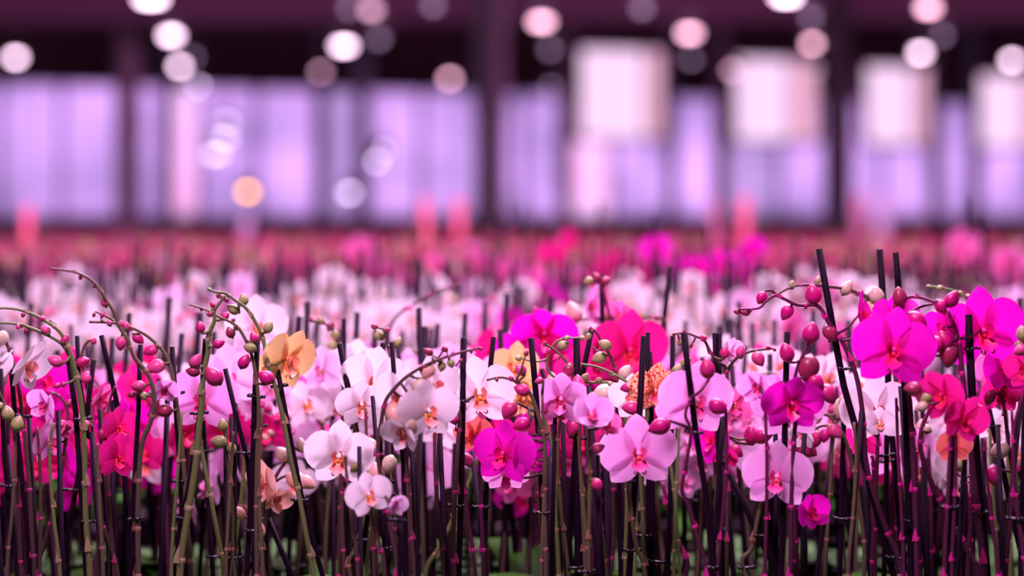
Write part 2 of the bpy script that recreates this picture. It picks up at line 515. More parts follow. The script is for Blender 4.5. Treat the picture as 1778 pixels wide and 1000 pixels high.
mat_sheet = sheet_mat('wall_sheeting', (0.62, 0.58, 0.62), (0.90, 0.80, 0.86))
mat_sheet2 = sheet_mat('wall_sheeting_blue', (0.56, 0.55, 0.56), (0.72, 0.68, 0.70))
mat_lit_strip = sheet_mat('pink_lit_strip', (1.0, 0.82, 0.78), (1.0, 0.95, 0.86))  # light on two pink strips is put into this brighter sheeting colour

def structure(name, me, parent=None, mat=None):
    o = obj(name, me, parent, mat)
    if parent is None: o['kind'] = 'structure'
    return o

def box(name, x0, x1, y0, y1, z0, z1, m):
    return mesh(name, *box_geo(x0, x1, y0, y1, z0, z1), m, smooth=False)


# the far wall runs slightly away to the right
def wall_d(px):
    a = 1 / 33.0 + (1 / 39.0 - 1 / 33.0) * px / 1778.0
    return 1 / a
WA, WB = P(0, HY, wall_d(0)), P(1778, HY, wall_d(1778))
WT = (WB - WA).normalized()                       # along the wall
WANG = math.atan2(WT.y, WT.x)
W0 = Vector((WA.x, WA.y, 0))
WM = Matrix.Translation(W0) @ Matrix.Rotation(WANG, 4, 'Z')   # wall frame: x along the wall, -y into the room
def wx(px):
    """distance along the wall of pixel column px"""
    p = P(px, HY, wall_d(px))
    return (Vector((p.x, p.y, 0)) - W0).dot(WT)
def wz(px, py): return ZC + (HY - py) / F * wall_d(px)
YL, YR = (WM @ Vector((-8.2, 0, 0))).y, (WM @ Vector((16.4, 0, 0))).y     # where the far wall meets the side walls
XL, XR = (WM @ Vector((-8.2, 0, 0))).x, (WM @ Vector((16.4, 0, 0))).x
def slab(name, z0, z1, m):
    v = [(XL, -3, z0), (XR, -3, z0), (XR, YR, z0), (XL, YL, z0), (XL, -3, z1), (XR, -3, z1), (XR, YR, z1), (XL, YL, z1)]
    f = [(3,2,1,0),(4,5,6,7),(0,1,5,4),(1,2,6,5),(2,3,7,6),(3,0,4,7)]
    structure(name, mesh(name, v, f, m, smooth=False))
slab('floor', -0.1, 0, mat_floor)
slab('ceiling', 5.6, 5.7, mat_dark)
structure('wall_left', box('wall_left', XL - .1, XL, -3, YL, 0, 5.6, mat_gable))  # unseen side and front walls, closed and dark to hold down ambient light
structure('wall_right', box('wall_right', XR, XR + .1, -3, YR, 0, 5.6, mat_gable))
structure('wall_front', box('wall_front', XL, XR, -3.1, -3, 0, 5.6, mat_gable))
SHEET_Z0, SHEET_Z1 = wz(0, 377), wz(0, 140)

gable = structure('wall_back', box('wall_back', -8.2, 16.4, 0, 0.15, SHEET_Z1, 5.6, mat_gable), None, WM)
def wall_part(name, x0, x1, z0, z1, m, y0=-0.01, y1=0.01, parent=gable):
    o = obj(name, box(name, x0, x1, y0, y1, z0, z1, m), None, WM)
    o.parent = parent; o.matrix_parent_inverse = WM.inverted()
    return o
wall_part('wall_footing', -8.2, 16.4, 0, SHEET_Z0, mat_base, -0.05, 0.15)
panel_px = [-1245, -960, -700, -350, -160, 0, 105, 210, 292, 345, 445, 548, 632, 730, 845, 905, 985, 1062, 1165, 1255, 1350, 1450, 1530, 1620, 1700, 1790, 1950, 2300]
for i in range(len(panel_px) - 1):
    a, b = wx(panel_px[i]), wx(panel_px[i + 1])
    m = mat_sheet2 if i in (11, 19) else mat_sheet
    if panel_px[i] == 985 or panel_px[i] == 292: m = mat_lit_strip
    wall_part('panel', a + 0.02, b - 0.02, SHEET_Z0, SHEET_Z1, m)
    wall_part('mullion', b - 0.02, b + 0.02, SHEET_Z0, SHEET_Z1, mat_postb, -0.06, 0.06)
wall_part('rail', -8.2, 16.4, SHEET_Z1 - 0.03, SHEET_Z1 + 0.05, mat_gable, -0.08, 0.0)

# four bright windows high in the far wall
mat_pane = emitter('window_daylight', (1.0, 0.66, 0.97), 1.15)
mat_pane_pink = emitter('window_daylight_pink', (0.95, 0.48, 0.70), 1.0)
for n, (x0, x1, y0, y1, xs) in enumerate(((1000, 1142, 88, 240, 1112), (1268, 1408, 105, 244, 1362), (1495, 1608, 118, 250, 1575), (1692, 1815, 134, 256, 1768)), 1):
    a, b, s = wx(x0), wx(x1), wx(xs)
    xc = (x0 + x1) / 2
    z0, z1 = wz(xc, y1), wz(xc, y0)
    t = 0.05
    g = Geo()
    for q in ((a - t, b + t, z0 - t, z0), (a - t, b + t, z1, z1 + t), (a - t, a, z0, z1), (b, b + t, z0, z1), (s - 0.012, s + 0.012, z0, z1)):
        g.add(*box_geo(q[0], q[1], -0.16, -0.04, q[2], q[3]))
    w = structure('window_%d' % n, g.mesh('window', [mat_post], False), None, WM)
    for nm, q, m in (('pane', (a, s), mat_pane), ('pane', (s, b), mat_pane_pink)):
        o = obj(nm, box(nm, q[0], q[1], -0.10, -0.08, z0, z1, m), w)

# posts that carry the roof
def post(px, d, wpx, m, label_n, top=5.6):
    c = P(px, HY, d); w = wpx / F * d / 2
    g = Geo()
    g.add(*box_geo(-w, w, -w, w, 0, top))
    g.add(*box_geo(-w * 1.7, w * 1.7, -w * 1.7, w * 1.7, 0, 0.02))
    for z in (2.2, 3.4):
        g.add(*box_geo(-w * 1.2, w * 1.2, -w * 1.2, w * 1.2, z, z + 0.05))
    structure('trim_%d' % label_n, g.mesh('post', [m], False), None, Matrix.Translation((c.x, c.y, 0)))
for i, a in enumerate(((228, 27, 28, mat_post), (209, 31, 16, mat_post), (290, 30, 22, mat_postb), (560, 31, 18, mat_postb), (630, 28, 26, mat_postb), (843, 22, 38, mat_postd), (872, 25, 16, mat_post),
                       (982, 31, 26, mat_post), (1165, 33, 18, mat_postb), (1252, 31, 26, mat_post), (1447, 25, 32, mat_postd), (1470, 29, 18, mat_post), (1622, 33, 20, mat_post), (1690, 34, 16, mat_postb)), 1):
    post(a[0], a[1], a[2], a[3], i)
# roof gutters and beams across the house
def beam(x0, x1, y, z0, z1, m, n, dy=0.2):
    structure('trim_%d' % n, box('beam', x0, x1, y - dy, y + dy, z0, z1, m))
beam(-11, 13.5, 25.5, ZC + 345 / F * 25.5, ZC + 440 / F * 25.5, mat_beam, 30)

# bench that carries the pots
bench = empty('growing_bench', (0, 3.2, 0))
tag(bench, 'long metal growing bench under all the potted orchids', 'bench')
def bpart(name, x0, x1, y0, y1, z0, z1):
    obj(name, box(name, x0, x1, y0 - 3.2, y1 - 3.2, z0, z1, mat_metal), bench)
bpart('bench_top', -7, 8, 3.2, 31.5, BENCH - 0.03, BENCH)
bpart('front_rail', -7, 8, 3.17, 3.2, BENCH - 0.06, BENCH)
for i in range(6):
    for y in (3.6, 31.0):
        bpart('leg', -6 + i * 2.4, -5.94 + i * 2.4, y, y + 0.06, 0, BENCH - 0.03)

# ------------------------------------------------------------------ lamps
mat_housing = plain('lamp_housing', (0.20, 0.13, 0.18), 0.4, 0.5)
LAMPM = {'w': emitter('bulb_white', (1.0, 0.66, 0.92), 13), 'p': emitter('bulb_pink', (1.0, 0.48, 0.68), 9),
         'x': emitter('bulb_glow', (0.85, 0.6, 1.0), 6.0),
         'm': emitter('bulb_mauve', (0.75, 0.36, 0.55), 5.5), 'g': emitter('bulb_dim', (0.42, 0.25, 0.45), 3.0),  # the dim bulbs also emit a weak grey glow
         'a': emitter('bulb_amber', (1.0, 0.42, 0.01), 14), 'l': emitter('bulb_lilac', (0.85, 0.62, 1.0), 8)}
def lamp_mesh(kind, w):
    k = ('lamp', kind, w)
    if k not in ME:
        v, f, u = [], [], []
        n, rings = 12, 6
        for i in range(rings + 1):
            t = math.pi * i / rings
            for j in range(n):
                th = 2 * math.pi * j / n
                v.append((w * math.sin(t) * math.cos(th), 0.028 * math.sin(t) * math.sin(th), 0.028 * math.cos(t))); u.append((0, 0))
        for i in range(rings):
            for j in range(n):
                f.append((i*n+j, (i+1)*n+j, (i+1)*n+(j+1) % n, i*n+(j+1) % n))
        ME[k] = mesh('bulb', v, f, LAMPM[kind], uvs=u)
    return ME[k]
def housing_mesh():
    if 'housing' not in ME:
        g = Geo()
        prof = [(0.05, .11), (.045, .12), (.0, .10), (-.02, .06)]
        top = [(-.12, -.06, .03), (.12, -.06, .03), (.12, .06, .03), (-.12, .06, .03), (-.07, -.04, .09), (.07, -.04, .09), (.07, .04, .09), (-.07, .04, .09)]
        g.add(top, [(4,5,6,7), (0,1,5,4), (1,2,6,5), (2,3,7,6), (3,0,4,7)])
        g.add(*box_geo(-.05, .05, -.035, .035, .09, .16))
        ME['housing'] = g.mesh('reflector', [mat_housing], False)
    return ME['housing']
cable_m = plain('lamp_cable', (0.05, 0.02, 0.04))
def lamp(px, py, kind, w, label, d=None, name='grow_lamp'):
    d = d or min(31.5, 1.58 * F / (HY - py))
    c = P(px, py, d)
    r = empty(name, c)
    tag(r, label, 'lamp', 'lamps hung under the greenhouse roof')
    obj('bulb', lamp_mesh(kind, w), r)
    obj('reflector', housing_mesh(), r)
    obj('cable', mesh('cable', *tube_geo([Vector((0, 0, .16)), Vector((0, 0, 5.6 - c.z))], [.006, .006], 5)[:2], cable_m), r)
LAMPS = [
    (27, 100, 'w', .055, 'bright pinkish white lamp at the far left edge, low under the dark roof'),
    (262, -2, 'w', .09, 'wide white lamp cut by the top edge, left of the middle pillars'),
    (297, 62, 'w', .065, 'large white lamp, upper of the close pair near the left pillar'),
    (312, 115, 'w', .05, 'pinkish white lamp, lower of the close pair near the left pillar'),
    (335, 100, 'g', .03, 'dim grey lamp half behind the lower lamp of the left pair'),
    (345, 150, 'l', .03, 'faint lilac lamp just over the pale wall below the left pair'),
    (645, 18, 'm', .05, 'mauve round lamp near the top edge left of the dark pillar'),
    (606, 15, 'g', .03, 'very dim lamp touching the mauve lamp at the top edge'),
    (658, 68, 'g', .04, 'grey dim lamp straight below the mauve lamp at the top edge'),
    (597, 80, 'w', .075, 'brightest wide lamp left of the dark pillar'),
    (557, 125, 'm', .045, 'dull mauve lamp below left of the brightest wide lamp'),
    (781, 137, 'p', .05, 'pure pink lamp just left of the dark pillar'),
    (752, 10, 'g', .035, 'dim grey lamp at the top edge left of the dark pillar'),
    (940, 38, 'p', .07, 'pale pink wide lamp right of the dark pillar'),
    (955, 86, 'g', .04, 'grey dim lamp straight below the pale pink wide lamp'),
    (957, 152, 'g', .045, 'grey dim lamp low at the wall top right of the dark pillar'),
    (1115, 15, 'g', .04, 'greyish lilac lamp at the top edge above the first window'),
    (1197, 58, 'p', .07, 'pale pink wide lamp between the first and second windows'),
    (1200, 103, 'g', .04, 'grey dim lamp below the wide lamp between first and second windows'),
    (1272, 122, 'm', .045, 'pink round lamp overlapping the top corner of the second window'),
    (1365, -6, 'w', .08, 'white lamp cut by the top edge above the second window'),
    (1408, 30, 'g', .035, 'greyish lamp directly above the pink lamp beside the right pillar'),
    (1410, 76, 'p', .045, 'pink lamp above the second window beside the right pillar'),
    (1416, 120, 'g', .035, 'grey lamp below the pink lamp beside the right pillar'),
    (1612, 14, 'p', .06, 'pink lamp at the top edge above the third window'),
    (1636, 62, 'g', .035, 'grey lamp under the topmost pink lamp above the third window'),
    (1598, 92, 'w', .055, 'bright pink white lamp just over the third window'),
    (1757, 105, 'w', .05, 'bright lamp at the right edge over the fourth window'),
]
for a in LAMPS: lamp(*a)
lamp(430, 333, 'a', .05, 'single amber orange lamp low before the pale wall', 30)
lamp(607, 335, 'l', .05, 'bright lilac white lamp low at the wall beside the dark post', 30)
lamp(655, 280, 'l', .035, 'lower lilac lamp of the slanting pair beside the dark post', 29.4)
lamp(664, 262, 'l', .035, 'upper lilac lamp of the slanting pair beside the dark post', 30)
lamp(375, 268, 'x', .085, 'lowest of three added bulbs shaping one long lilac glow, pale wall left', 28.6)  # this and the next two bulbs are added to draw one long soft glow
lamp(388, 240, 'x', .085, 'middle of three added bulbs shaping one long lilac glow, pale wall left', 29.3)
lamp(392, 212, 'x', .07, 'highest of three added bulbs shaping one long lilac glow, pale wall left', 30)
# ------------------------------------------------------------------ potted orchids in the sharp front rows
placed = []      # pot centres
N_FRONT = [0]

def nearest(paths, p):
    best, bd, bi = None, 1e9, 0
    for path in paths:
        for i, q in enumerate(path):
            dd = (q - p).length
            if dd < bd: best, bd, bi = q, dd, i
    return best, bd

def front_orchid(label, d0, sc, stakes, stems, flowers=(), buds=(), clips=(), group=None):
    line = stakes[0][0] if stakes else stems[0][0][:2][::-1]
    def base_at(d):
        a, b = P(*line[-2], d), P(*line[-1], d)
        if abs(b.z - a.z) < 1e-6: return a
        t = (BENCH + 0.10 - a.z) / (b.z - a.z)
        return a + (b - a) * t
    best = None
    cand = sorted(((abs(dd) + .7 * abs(dx), dd, dx) for dd in [k * .02 for k in range(-22, 23)] for dx in (0, .015, -.015, .03, -.03)))
    for cost, dd, dx in cand:                 # the free spot on the bench that is nearest to where the photograph shows the plant
        d = d0 + dd
        if not (3.46 <= d <= 3.98 if d0 < 4 else 4.0 <= d <= 4.45): continue
        b = base_at(d) + Vector((dx, 0, 0))
        m = min([math.hypot(b.x - q[0], b.y - q[1]) for q in placed] or [9])
        if best is None or m > best[0] + 1e-6: best = (m, d, b)
        if m > 0.091: break
    m, d, b = best

    if m < 0.08: print('CROWDED', round(m, 3), label)
    placed.append((b.x, b.y))
    N_FRONT[0] += 1
    base = Vector((b.x, b.y, BENCH))
    root = empty('potted_orchid', base)
    tag(root, label, 'orchid', group or 'potted orchids in the sharp front rows')
    pot_and_leaves(root, int(1000 * abs(b.x)) + 17, 4)
    for a, rise, s in FRONT_LEAVES.get(label[:40], ()):
        obj('leaf', leaf_mesh(2), root, Matrix.Translation((0, 0, .12)) @ Matrix.Rotation(R(a), 4, 'Z') @ Matrix.Rotation(R(rise), 4, 'X') @ Matrix.Scale(s, 4))
    toloc = lambda p: p - base
    px2m = d / F
    paths = []
    for (pts, w) in stakes:
        q = [P(x, y, d + 0.006) for x, y in pts]
        low = q[-2] + (q[-1] - q[-2]) * ((BENCH + 0.03 - q[-2].z) / (q[-1].z - q[-2].z)) if q[-1].z > BENCH + 0.03 else q[-1]
        lx = min(max(low.x, b.x - .03), b.x + .03)
        q = [Vector((lx, d + .006, BENCH + 0.03))] + q[::-1]
        q = [toloc(v) for v in q]
        v, f, u = tube_geo(q, [w / 2 * px2m] * len(q), 9)
        me = mesh('stake', v, f, M['stake'], uvs=u)
        me.polygons.foreach_set('use_smooth', [True] * (len(f) - 2) + [False, False])
        obj('stake', me, root)
    if len(stakes) == 1 and d0 < 4:      # a second spike, cut short behind the blooms, on a stake of its own
        e = random.Random(int(px2m * 1e7) + N_FRONT[0] * 13)
        xb = (b.x / d) * F + 889
        o1, yt = e.choice((-1, 1)) * e.uniform(14, 40), e.uniform(660, 790)
        slope = e.uniform(-.10, .10)
        q = [Vector((b.x + e.uniform(-.02, .02), d + .03, BENCH + .03)), P(xb + o1, yt, d + .085)]
        v, f, u = tube_geo([toloc(k) for k in q], [e.uniform(8, 10) / 2 * px2m] * 2, 8)
        me = mesh('stake', v, f, M['stake'], uvs=u)
        me.polygons.foreach_set('use_smooth', [True] * (len(f) - 2) + [False, False])
        obj('stake', me, root)
        o2 = o1 + e.uniform(-26, 26)
        stems = list(stems) + [([(xb + o2 * .6 + slope * 40, 1000), (xb + o2 * .8, 900), (xb + o2, 800), (xb + o2 + slope * 60, yt + 20)], 8, 5)]
    for si, (pts, wb, wt) in enumerate(stems):
        q = [P(x, y, d - 0.004 - 0.0016 * i) for i, (x, y) in enumerate(pts)]
        if q[0].z < ZC - 0.38:
            q = [Vector((min(max(q[0].x * 1.0, b.x - .03), b.x + .03), d - 0.004, BENCH + 0.105))] + q
        c = catmull(q, 5)
        n = len(c)
        rad = [(wb + (wt - wb) * (i / (n - 1)) ** 1.3) / 2 * px2m for i in range(n)]
        v, f, u = tube_geo([toloc(x) for x in c], rad, 8)
        st = obj('stem', mesh('stem', v, f, STEM[sc], uvs=u), root)
        paths.append(c)
        # joints along the lower stem
        acc, nxt = 0.0, 0.05 + rnd.uniform(0, .05)
        for i in range(1, n):
            seg = (c[i] - c[i-1]).length
            acc += seg
            if acc > nxt and i < n - 1:
                nxt = acc + rnd.uniform(.055, .085) * (1 if c[i].z < ZC - 0.2 else 0.5)
                t = (c[i+1] - c[i-1]).normalized()
                rr = rad[i] * 1.05
                mt = Matrix.Translation(toloc(c[i])) @ t.to_track_quat('Z', 'Y').to_matrix().to_4x4() @ Matrix.Rotation(rnd.uniform(0, 6.28), 4, 'Z') @ Matrix.Diagonal((rr, rr, rr * 1.7, 1))
                obj('node', node_mesh(sc), st, mt)
    def pedicel(parent, a, e, r, inv=None):
        mid = a.lerp(e, .5) + Vector((0, -0.004, -0.10 * (e - a).length))
        c = catmull([a, mid, e], 4)
        pts = [(inv @ (x - base)) if inv is not None else (x - base) for x in c]
        sc_ = inv.to_scale()[0] if inv is not None else 1
        v, f, u = tube_geo(pts, [r * sc_ * (1.15 - .3 * i / len(c)) for i in range(len(c))], 6)
        obj('pedicel', mesh('pedicel', v, f, STEM[sc], uvs=u), parent)
    for fl in flowers:
        px, py, size, var, yaw, pitch, roll, op = fl[:8]
        dd = fl[8] if len(fl) > 8 else 0.0
        p = P(px, py, d - 0.02 + dd)
        mt = Matrix.Translation(toloc(p)) @ orient(yaw, pitch, roll) @ Matrix.Scale(size * px2m, 4)
        fo = make_flower(root, toloc(p), size * px2m, var, yaw, pitch, roll, op)
        if paths:
            a, dist = nearest(paths, p)
            if dist < 0.12:
                back = mt @ Vector((0, .03, 0)) + base
                pedicel(fo, a, back, 0.0017, mt.inverted())
    for bd in buds:
        px, py, ln, col = bd[:4]
        p = P(px, py, d - 0.008 - rnd.uniform(0, .012))
        a, dist = nearest(paths, p)
        L = ln * px2m
        dv = p - a
        if len(bd) > 4:
            dv = Vector((math.cos(R(bd[4])), -0.15, math.sin(R(bd[4]))))
        elif dv.length < 0.35 * L:
            dv = Vector((rnd.uniform(-.5, .5), -.5, 1))
        dv = dv.normalized(); dv.y = max(-.6, min(.3, dv.y)); dv.normalize()
        bs = p - dv * L * .5
        mt = Matrix.Translation(toloc(bs)) @ dv.to_track_quat('Z', 'Y').to_matrix().to_4x4() @ Matrix.Rotation(rnd.uniform(0, 6.28), 4, 'Z') @ Matrix.Scale(L, 4)
        bo = obj('bud', bud_mesh(col, ln < 11), root, mt)
        if (bs - a).length > 0.003 and (bs - a).length < 0.08:
            pedicel(bo, a, bs, 0.0013 if ln < 16 else 0.0018, mt.inverted())
    for (px, py) in clips:
        p = P(px, py, d)
        obj('clip', clip_mesh(), root, Matrix.Translation(toloc(p)) @ Matrix.Rotation(R(rnd.uniform(-40, 40)), 4, 'Z') @ Matrix.Rotation(R(rnd.uniform(-8, 8)), 4, 'Y') @ Matrix.Scale(.78, 4))
    return root

FRONT_LEAVES = {'white orchid on a dark spray arching right ': ((70, -28, 1.15),), 'orchid with paired green and red leaning ': ((250, -22, 1.1),)}
QUEUE = []
def FO(*a): QUEUE.append(a)
# --- left third
FO('white orchid with drooping side-turned blooms cut by the left edge', 3.66, 'brown',
   [([(17, 604), (26, 720), (57, 1000)], 9)],
   [([(60, 1000), (55, 930), (50, 830), (40, 730), (30, 660), (20, 620), (5, 585), (-25, 560)], 9, 5)],
   [(45, 630, 108, 'white', 62, 28, 14, .72), (-4, 632, 78, 'white', 110, 20, -10, .6)],
   [(3, 588, 30, 'cream', 250), (-2, 660, 40, 'cream', 250)], [(40, 722)])
FO('orchid with two pale green closed buds low at the left edge', 3.62, 'olive',
   [([(1, 640), (8, 800), (30, 1000)], 9)],
   [([(12, 1000), (20, 900), (25, 820), (26, 765), (20, 735), (8, 700), (-4, 676)], 7, 4)], [],
   [(13, 718, 29, 'green', 100), (30, 736, 31, 'green', 70), (1, 705, 18, 'green', 120)], [(12, 843)])
FO('pink-budded orchid with two thin sprays sweeping to the left edge', 3.68, 'green',
   [([(119, 625), (132, 720), (150, 1000)], 10)],
   [([(156, 1000), (149, 900), (147, 800), (142, 710), (130, 645), (118, 602), (100, 572), (62, 548), (30, 537), (-6, 534)], 12, 4),
    ([(126, 628), (112, 602), (95, 588), (65, 574), (32, 563), (-6, 560)], 8, 4)],
   [],
   [(40, 547, 11, 'dark'), (74, 553, 13, 'rose'), (86, 558, 9, 'dark', 20), (31, 568, 11, 'pink'), (79, 573, 20, 'rose', 150), (113, 590, 22, 'pink', 60),
    (96, 627, 29, 'rose', 160), (109, 668, 12, 'dark', 200), (98, 670, 14, 'pink', 200), (45, 575, 11, 'dark', 250), (4, 534, 7, 'dark')],
   [(143, 727), (156, 905)])
FO('orchid with round pink buds on the black stake left of the tall arching spike', 3.78, 'olive',
   [([(134, 583), (137, 655), (160, 800), (178, 1000)], 8)],
   [([(172, 1000), (168, 850), (160, 740), (150, 670), (142, 620), (150, 595), (163, 590)], 8, 4)],
   [(175, 688, 66, 'pink', 40, 20, 10, .45)],
   [(152, 655, 28, 'rose', 10), (144, 628, 26, 'pink', 20), (163, 592, 14, 'rose'), (140, 738, 32, 'rose', 190)], [(139, 625)])
FO('orchid with lilac blooms and orange throats turned sideways at left', 3.7, 'brown',
   [([(163, 625), (152, 710), (135, 830), (105, 1000)], 9)],
   [([(65, 1000), (78, 940), (100, 860), (112, 780), (118, 720), (105, 690), (88, 680)], 9, 4)],
   [(84, 765, 82, 'orchid', 50, 12, -12, .85), (82, 702, 74, 'orchid', -40, 10, 20, .6), (103, 742, 50, 'pink', 70, 20, 0, .3)],
   [(110, 740, 30, 'pink', 350), (120, 700, 18, 'dark')], [(122, 850)])
FO('tall orchid with a bare arching spike rising highest at the left', 3.66, 'olive',
   [([(244, 598), (240, 720), (232, 860), (225, 1000)], 9)],
   [([(240, 1000), (239, 900), (243, 800), (248, 765), (262, 730), (268, 695), (262, 662), (250, 640), (233, 620), (222, 592), (208, 568), (197, 540), (184, 520), (174, 504), (158, 486), (135, 474), (112, 469), (85, 466)], 10, 4)],
   [],
   [(140, 482, 11, 'pink'), (182, 526, 17, 'pink', 110), (164, 497, 9, 'dark'), (240, 670, 27, 'rose', 180), (228, 685, 16, 'dark', 190), (250, 688, 17, 'green', 300)],
   [(236, 901)])
FO('orchid with a descending row of large pink buds and a lilac bloom below', 3.64, 'olive',
   [([(299, 602), (306, 720), (314, 840), (322, 1000)], 9)],
   [([(332, 1000), (324, 900), (318, 800), (308, 710), (298, 645), (285, 612), (262, 588), (240, 574), (215, 564), (195, 560), (157, 559)], 9, 4),
    ([(205, 562), (190, 552), (178, 546), (165, 541)], 5, 3)],
   [(284, 672, 62, 'orchid', 20, 35, 5, .5)],
   [(163, 547, 9, 'dark'), (178, 547, 11, 'pink', 60), (190, 561, 13, 'rose'), (219, 567, 20, 'pink', 100), (240, 588, 25, 'pink', 320), (262, 609, 27, 'pink', 200),
    (270, 637, 36, 'rose', 200), (210, 596, 27, 'rose', 265), (157, 559, 8, 'dark'), (285, 713, 30, 'dark', 180), (209, 562, 14, 'rose')],
   [(305, 683), (313, 835)])
FO('cerise orchid with glowing hot pink blooms low at left', 3.62, 'brown',
   [([(176, 582), (192, 650), (212, 740), (225, 1000)], 9)],
   [([(205, 1000), (175, 900), (170, 840), (185, 760), (190, 700), (200, 670)], 8, 4)],
   [(205, 792, 82, 'cerise', 28, 12, 8, .9, -.03), (178, 800, 66, 'cerise', -52, 10, -6, .7, -.01), (205, 742, 78, 'cerise', 40, 0, 0, .7, .01), (160, 785, 60, 'cerise', -20, 5, 0, .6, .02)],
   [(178, 755, 24, 'dark', 260), (160, 790, 28, 'pink', 260)], [(218, 800)])
FO('orchid on a thick bright green stem with pink buds on looping pedicels', 3.62, 'green',
   [([(357, 588), (350, 690), (338, 790), (318, 900), (302, 1000)], 10)],
   [([(312, 1000), (325, 900), (338, 820), (346, 740), (351, 690), (353, 650), (361, 612), (361, 585), (372, 558), (372, 540), (386, 520), (392, 514)], 14, 4)],
   [],
   [(385, 515, 11, 'dark'), (393, 521, 11, 'dark', 300), (369, 529, 13, 'pink', 110), (364, 546, 12, 'dark', 180), (348, 568, 22, 'pink', 100), (380, 597, 23, 'magenta', 20),
    (340, 627, 29, 'rose', 60), (371, 653, 40, 'pink', 130), (391, 549, 19, 'pink', 40), (335, 645, 26, 'dark', 170)],
   [(346, 717), (318, 899)])
FO('orchid with dark red buds along a spray bending down between two green stems', 3.66, 'olive',
   [([(447, 584), (442, 700), (437, 850), (428, 1000)], 10)],
   [([(446, 1000), (445, 900), (446, 800), (449, 700), (438, 620), (418, 575), (402, 560), (380, 550), (355, 537), (328, 529)], 9, 3)],
   [],
   [(400, 577, 22, 'dark', 110), (424, 628, 29, 'magenta', 60), (441, 586, 22, 'pink', 110), (405, 556, 11, 'dark'), (350, 537, 9, 'pink'), (434, 604, 24, 'green', 160), (462, 655, 32, 'magenta', 150)],
   [(446, 688), (440, 921)])
FO('peach-flowered orchid on a tall arching bright green spike with green buds', 3.64, 'green',
   [([(474, 600), (500, 740), (525, 870), (560, 1000)], 9)],
   [([(545, 1000), (532, 930), (519, 860), (505, 800), (490, 720), (478, 672), (468, 640), (461, 610), (455, 582), (437, 548), (424, 532), (408, 521), (392, 509), (375, 507), (362, 502)], 10, 4)],
   [(498, 622, 118, 'peach', 42, 18, 12, .85, .03), (470, 640, 70, 'peach', -60, 10, 0, .7, .05)],
   [(405, 537, 25, 'green', 150), (423, 520, 22, 'green', 100), (363, 502, 10, 'green'), (466, 568, 24, 'green', 60), (380, 512, 14, 'green', 250), (388, 505, 8, 'dark')],
   [(484, 670), (521, 868)])
FO('pale lilac orchid with one broad bloom behind the thick green stem', 3.84, 'green',
   [([(353, 730), (370, 1000)], 9)],
   [([(388, 1000), (376, 920), (365, 860), (352, 790), (343, 740), (325, 715), (312, 708)], 8, 6)],
   [(352, 692, 128, 'orchid', -6, 8, 4, 1.0), (400, 655, 122, 'lilac', 8, 6, -8, 1.0, .05)], [], [(353, 783), (372, 966)])
FO('orchid with cream-green bud tips beside a slanting black stake', 3.74, 'olive',
   [([(391, 640), (412, 730), (430, 800), (448, 1000)], 9), ([(409, 700), (406, 1000)], 8)],
   [([(408, 1000), (405, 900), (399, 830), (392, 770), (386, 735)], 8, 4)], [],
   [(387, 738, 24, 'green', 100), (380, 767, 30, 'green', 170), (402, 780, 24, 'green', 280)], [(420, 786), (408, 968)])
FO('salmon pink orchid with drooping blooms low between green stems', 3.72, 'brown',
   [([(466, 900), (507, 1000)], 10)],
   [([(460, 1000), (462, 900), (470, 850), (483, 820), (497, 800), (505, 770)], 8, 5), ([(475, 838), (492, 828), (508, 824)], 5, 4)],
   [(462, 838, 92, 'salmon', -48, 10, 0, .75), (478, 862, 64, 'salmon', 40, 30, 20, .5)],
   [(490, 788, 30, 'cream', 130), (523, 772, 26, 'cream', 100), (516, 835, 44, 'salmon', 330), (533, 838, 34, 'salmon', 330), (412, 890, 30, 'salmon', 150), (444, 925, 42, 'salmon', 250)],
   [(450, 740)])
# --- middle
FO('white orchid whose lip with a red-orange throat faces the lens, near two crossed stakes', 3.66, 'olive',
   [([(590, 597), (609, 700), (626, 790), (650, 1000)], 11)],
   [([(608, 1000), (618, 950), (632, 890), (628, 800), (618, 750), (608, 720), (600, 690)], 9, 5)],
   [(628, 700, 92, 'white', 6, 20, -4, .78, -.01), (650, 660, 122, 'white', 4, 12, 8, 1.0, .03)],
   [(587, 748, 29, 'cream', 100), (590, 705, 16, 'green')], [(625, 936)])
FO('orchid with a knot of tiny silvery buds at the top of its leaning stake', 3.7, 'brown',
   [([(665, 595), (656, 700), (662, 820), (670, 1000)], 10)],
   [([(655, 1000), (650, 930), (640, 895), (648, 800), (660, 740), (672, 690), (680, 640), (672, 600), (668, 580), (664, 570)], 7, 3)],
   [(690, 735, 84, 'white', -50, 20, 0, .6)],
   [(650, 567, 14, 'dark'), (656, 581, 21, 'green', 120), (673, 573, 13, 'dark'), (691, 594, 20, 'green', 60), (651, 626, 24, 'green', 120), (676, 602, 8, 'dark'), (645, 700, 22, 'salmon', 200), (665, 790, 8, 'dark')],
   [(666, 955)])
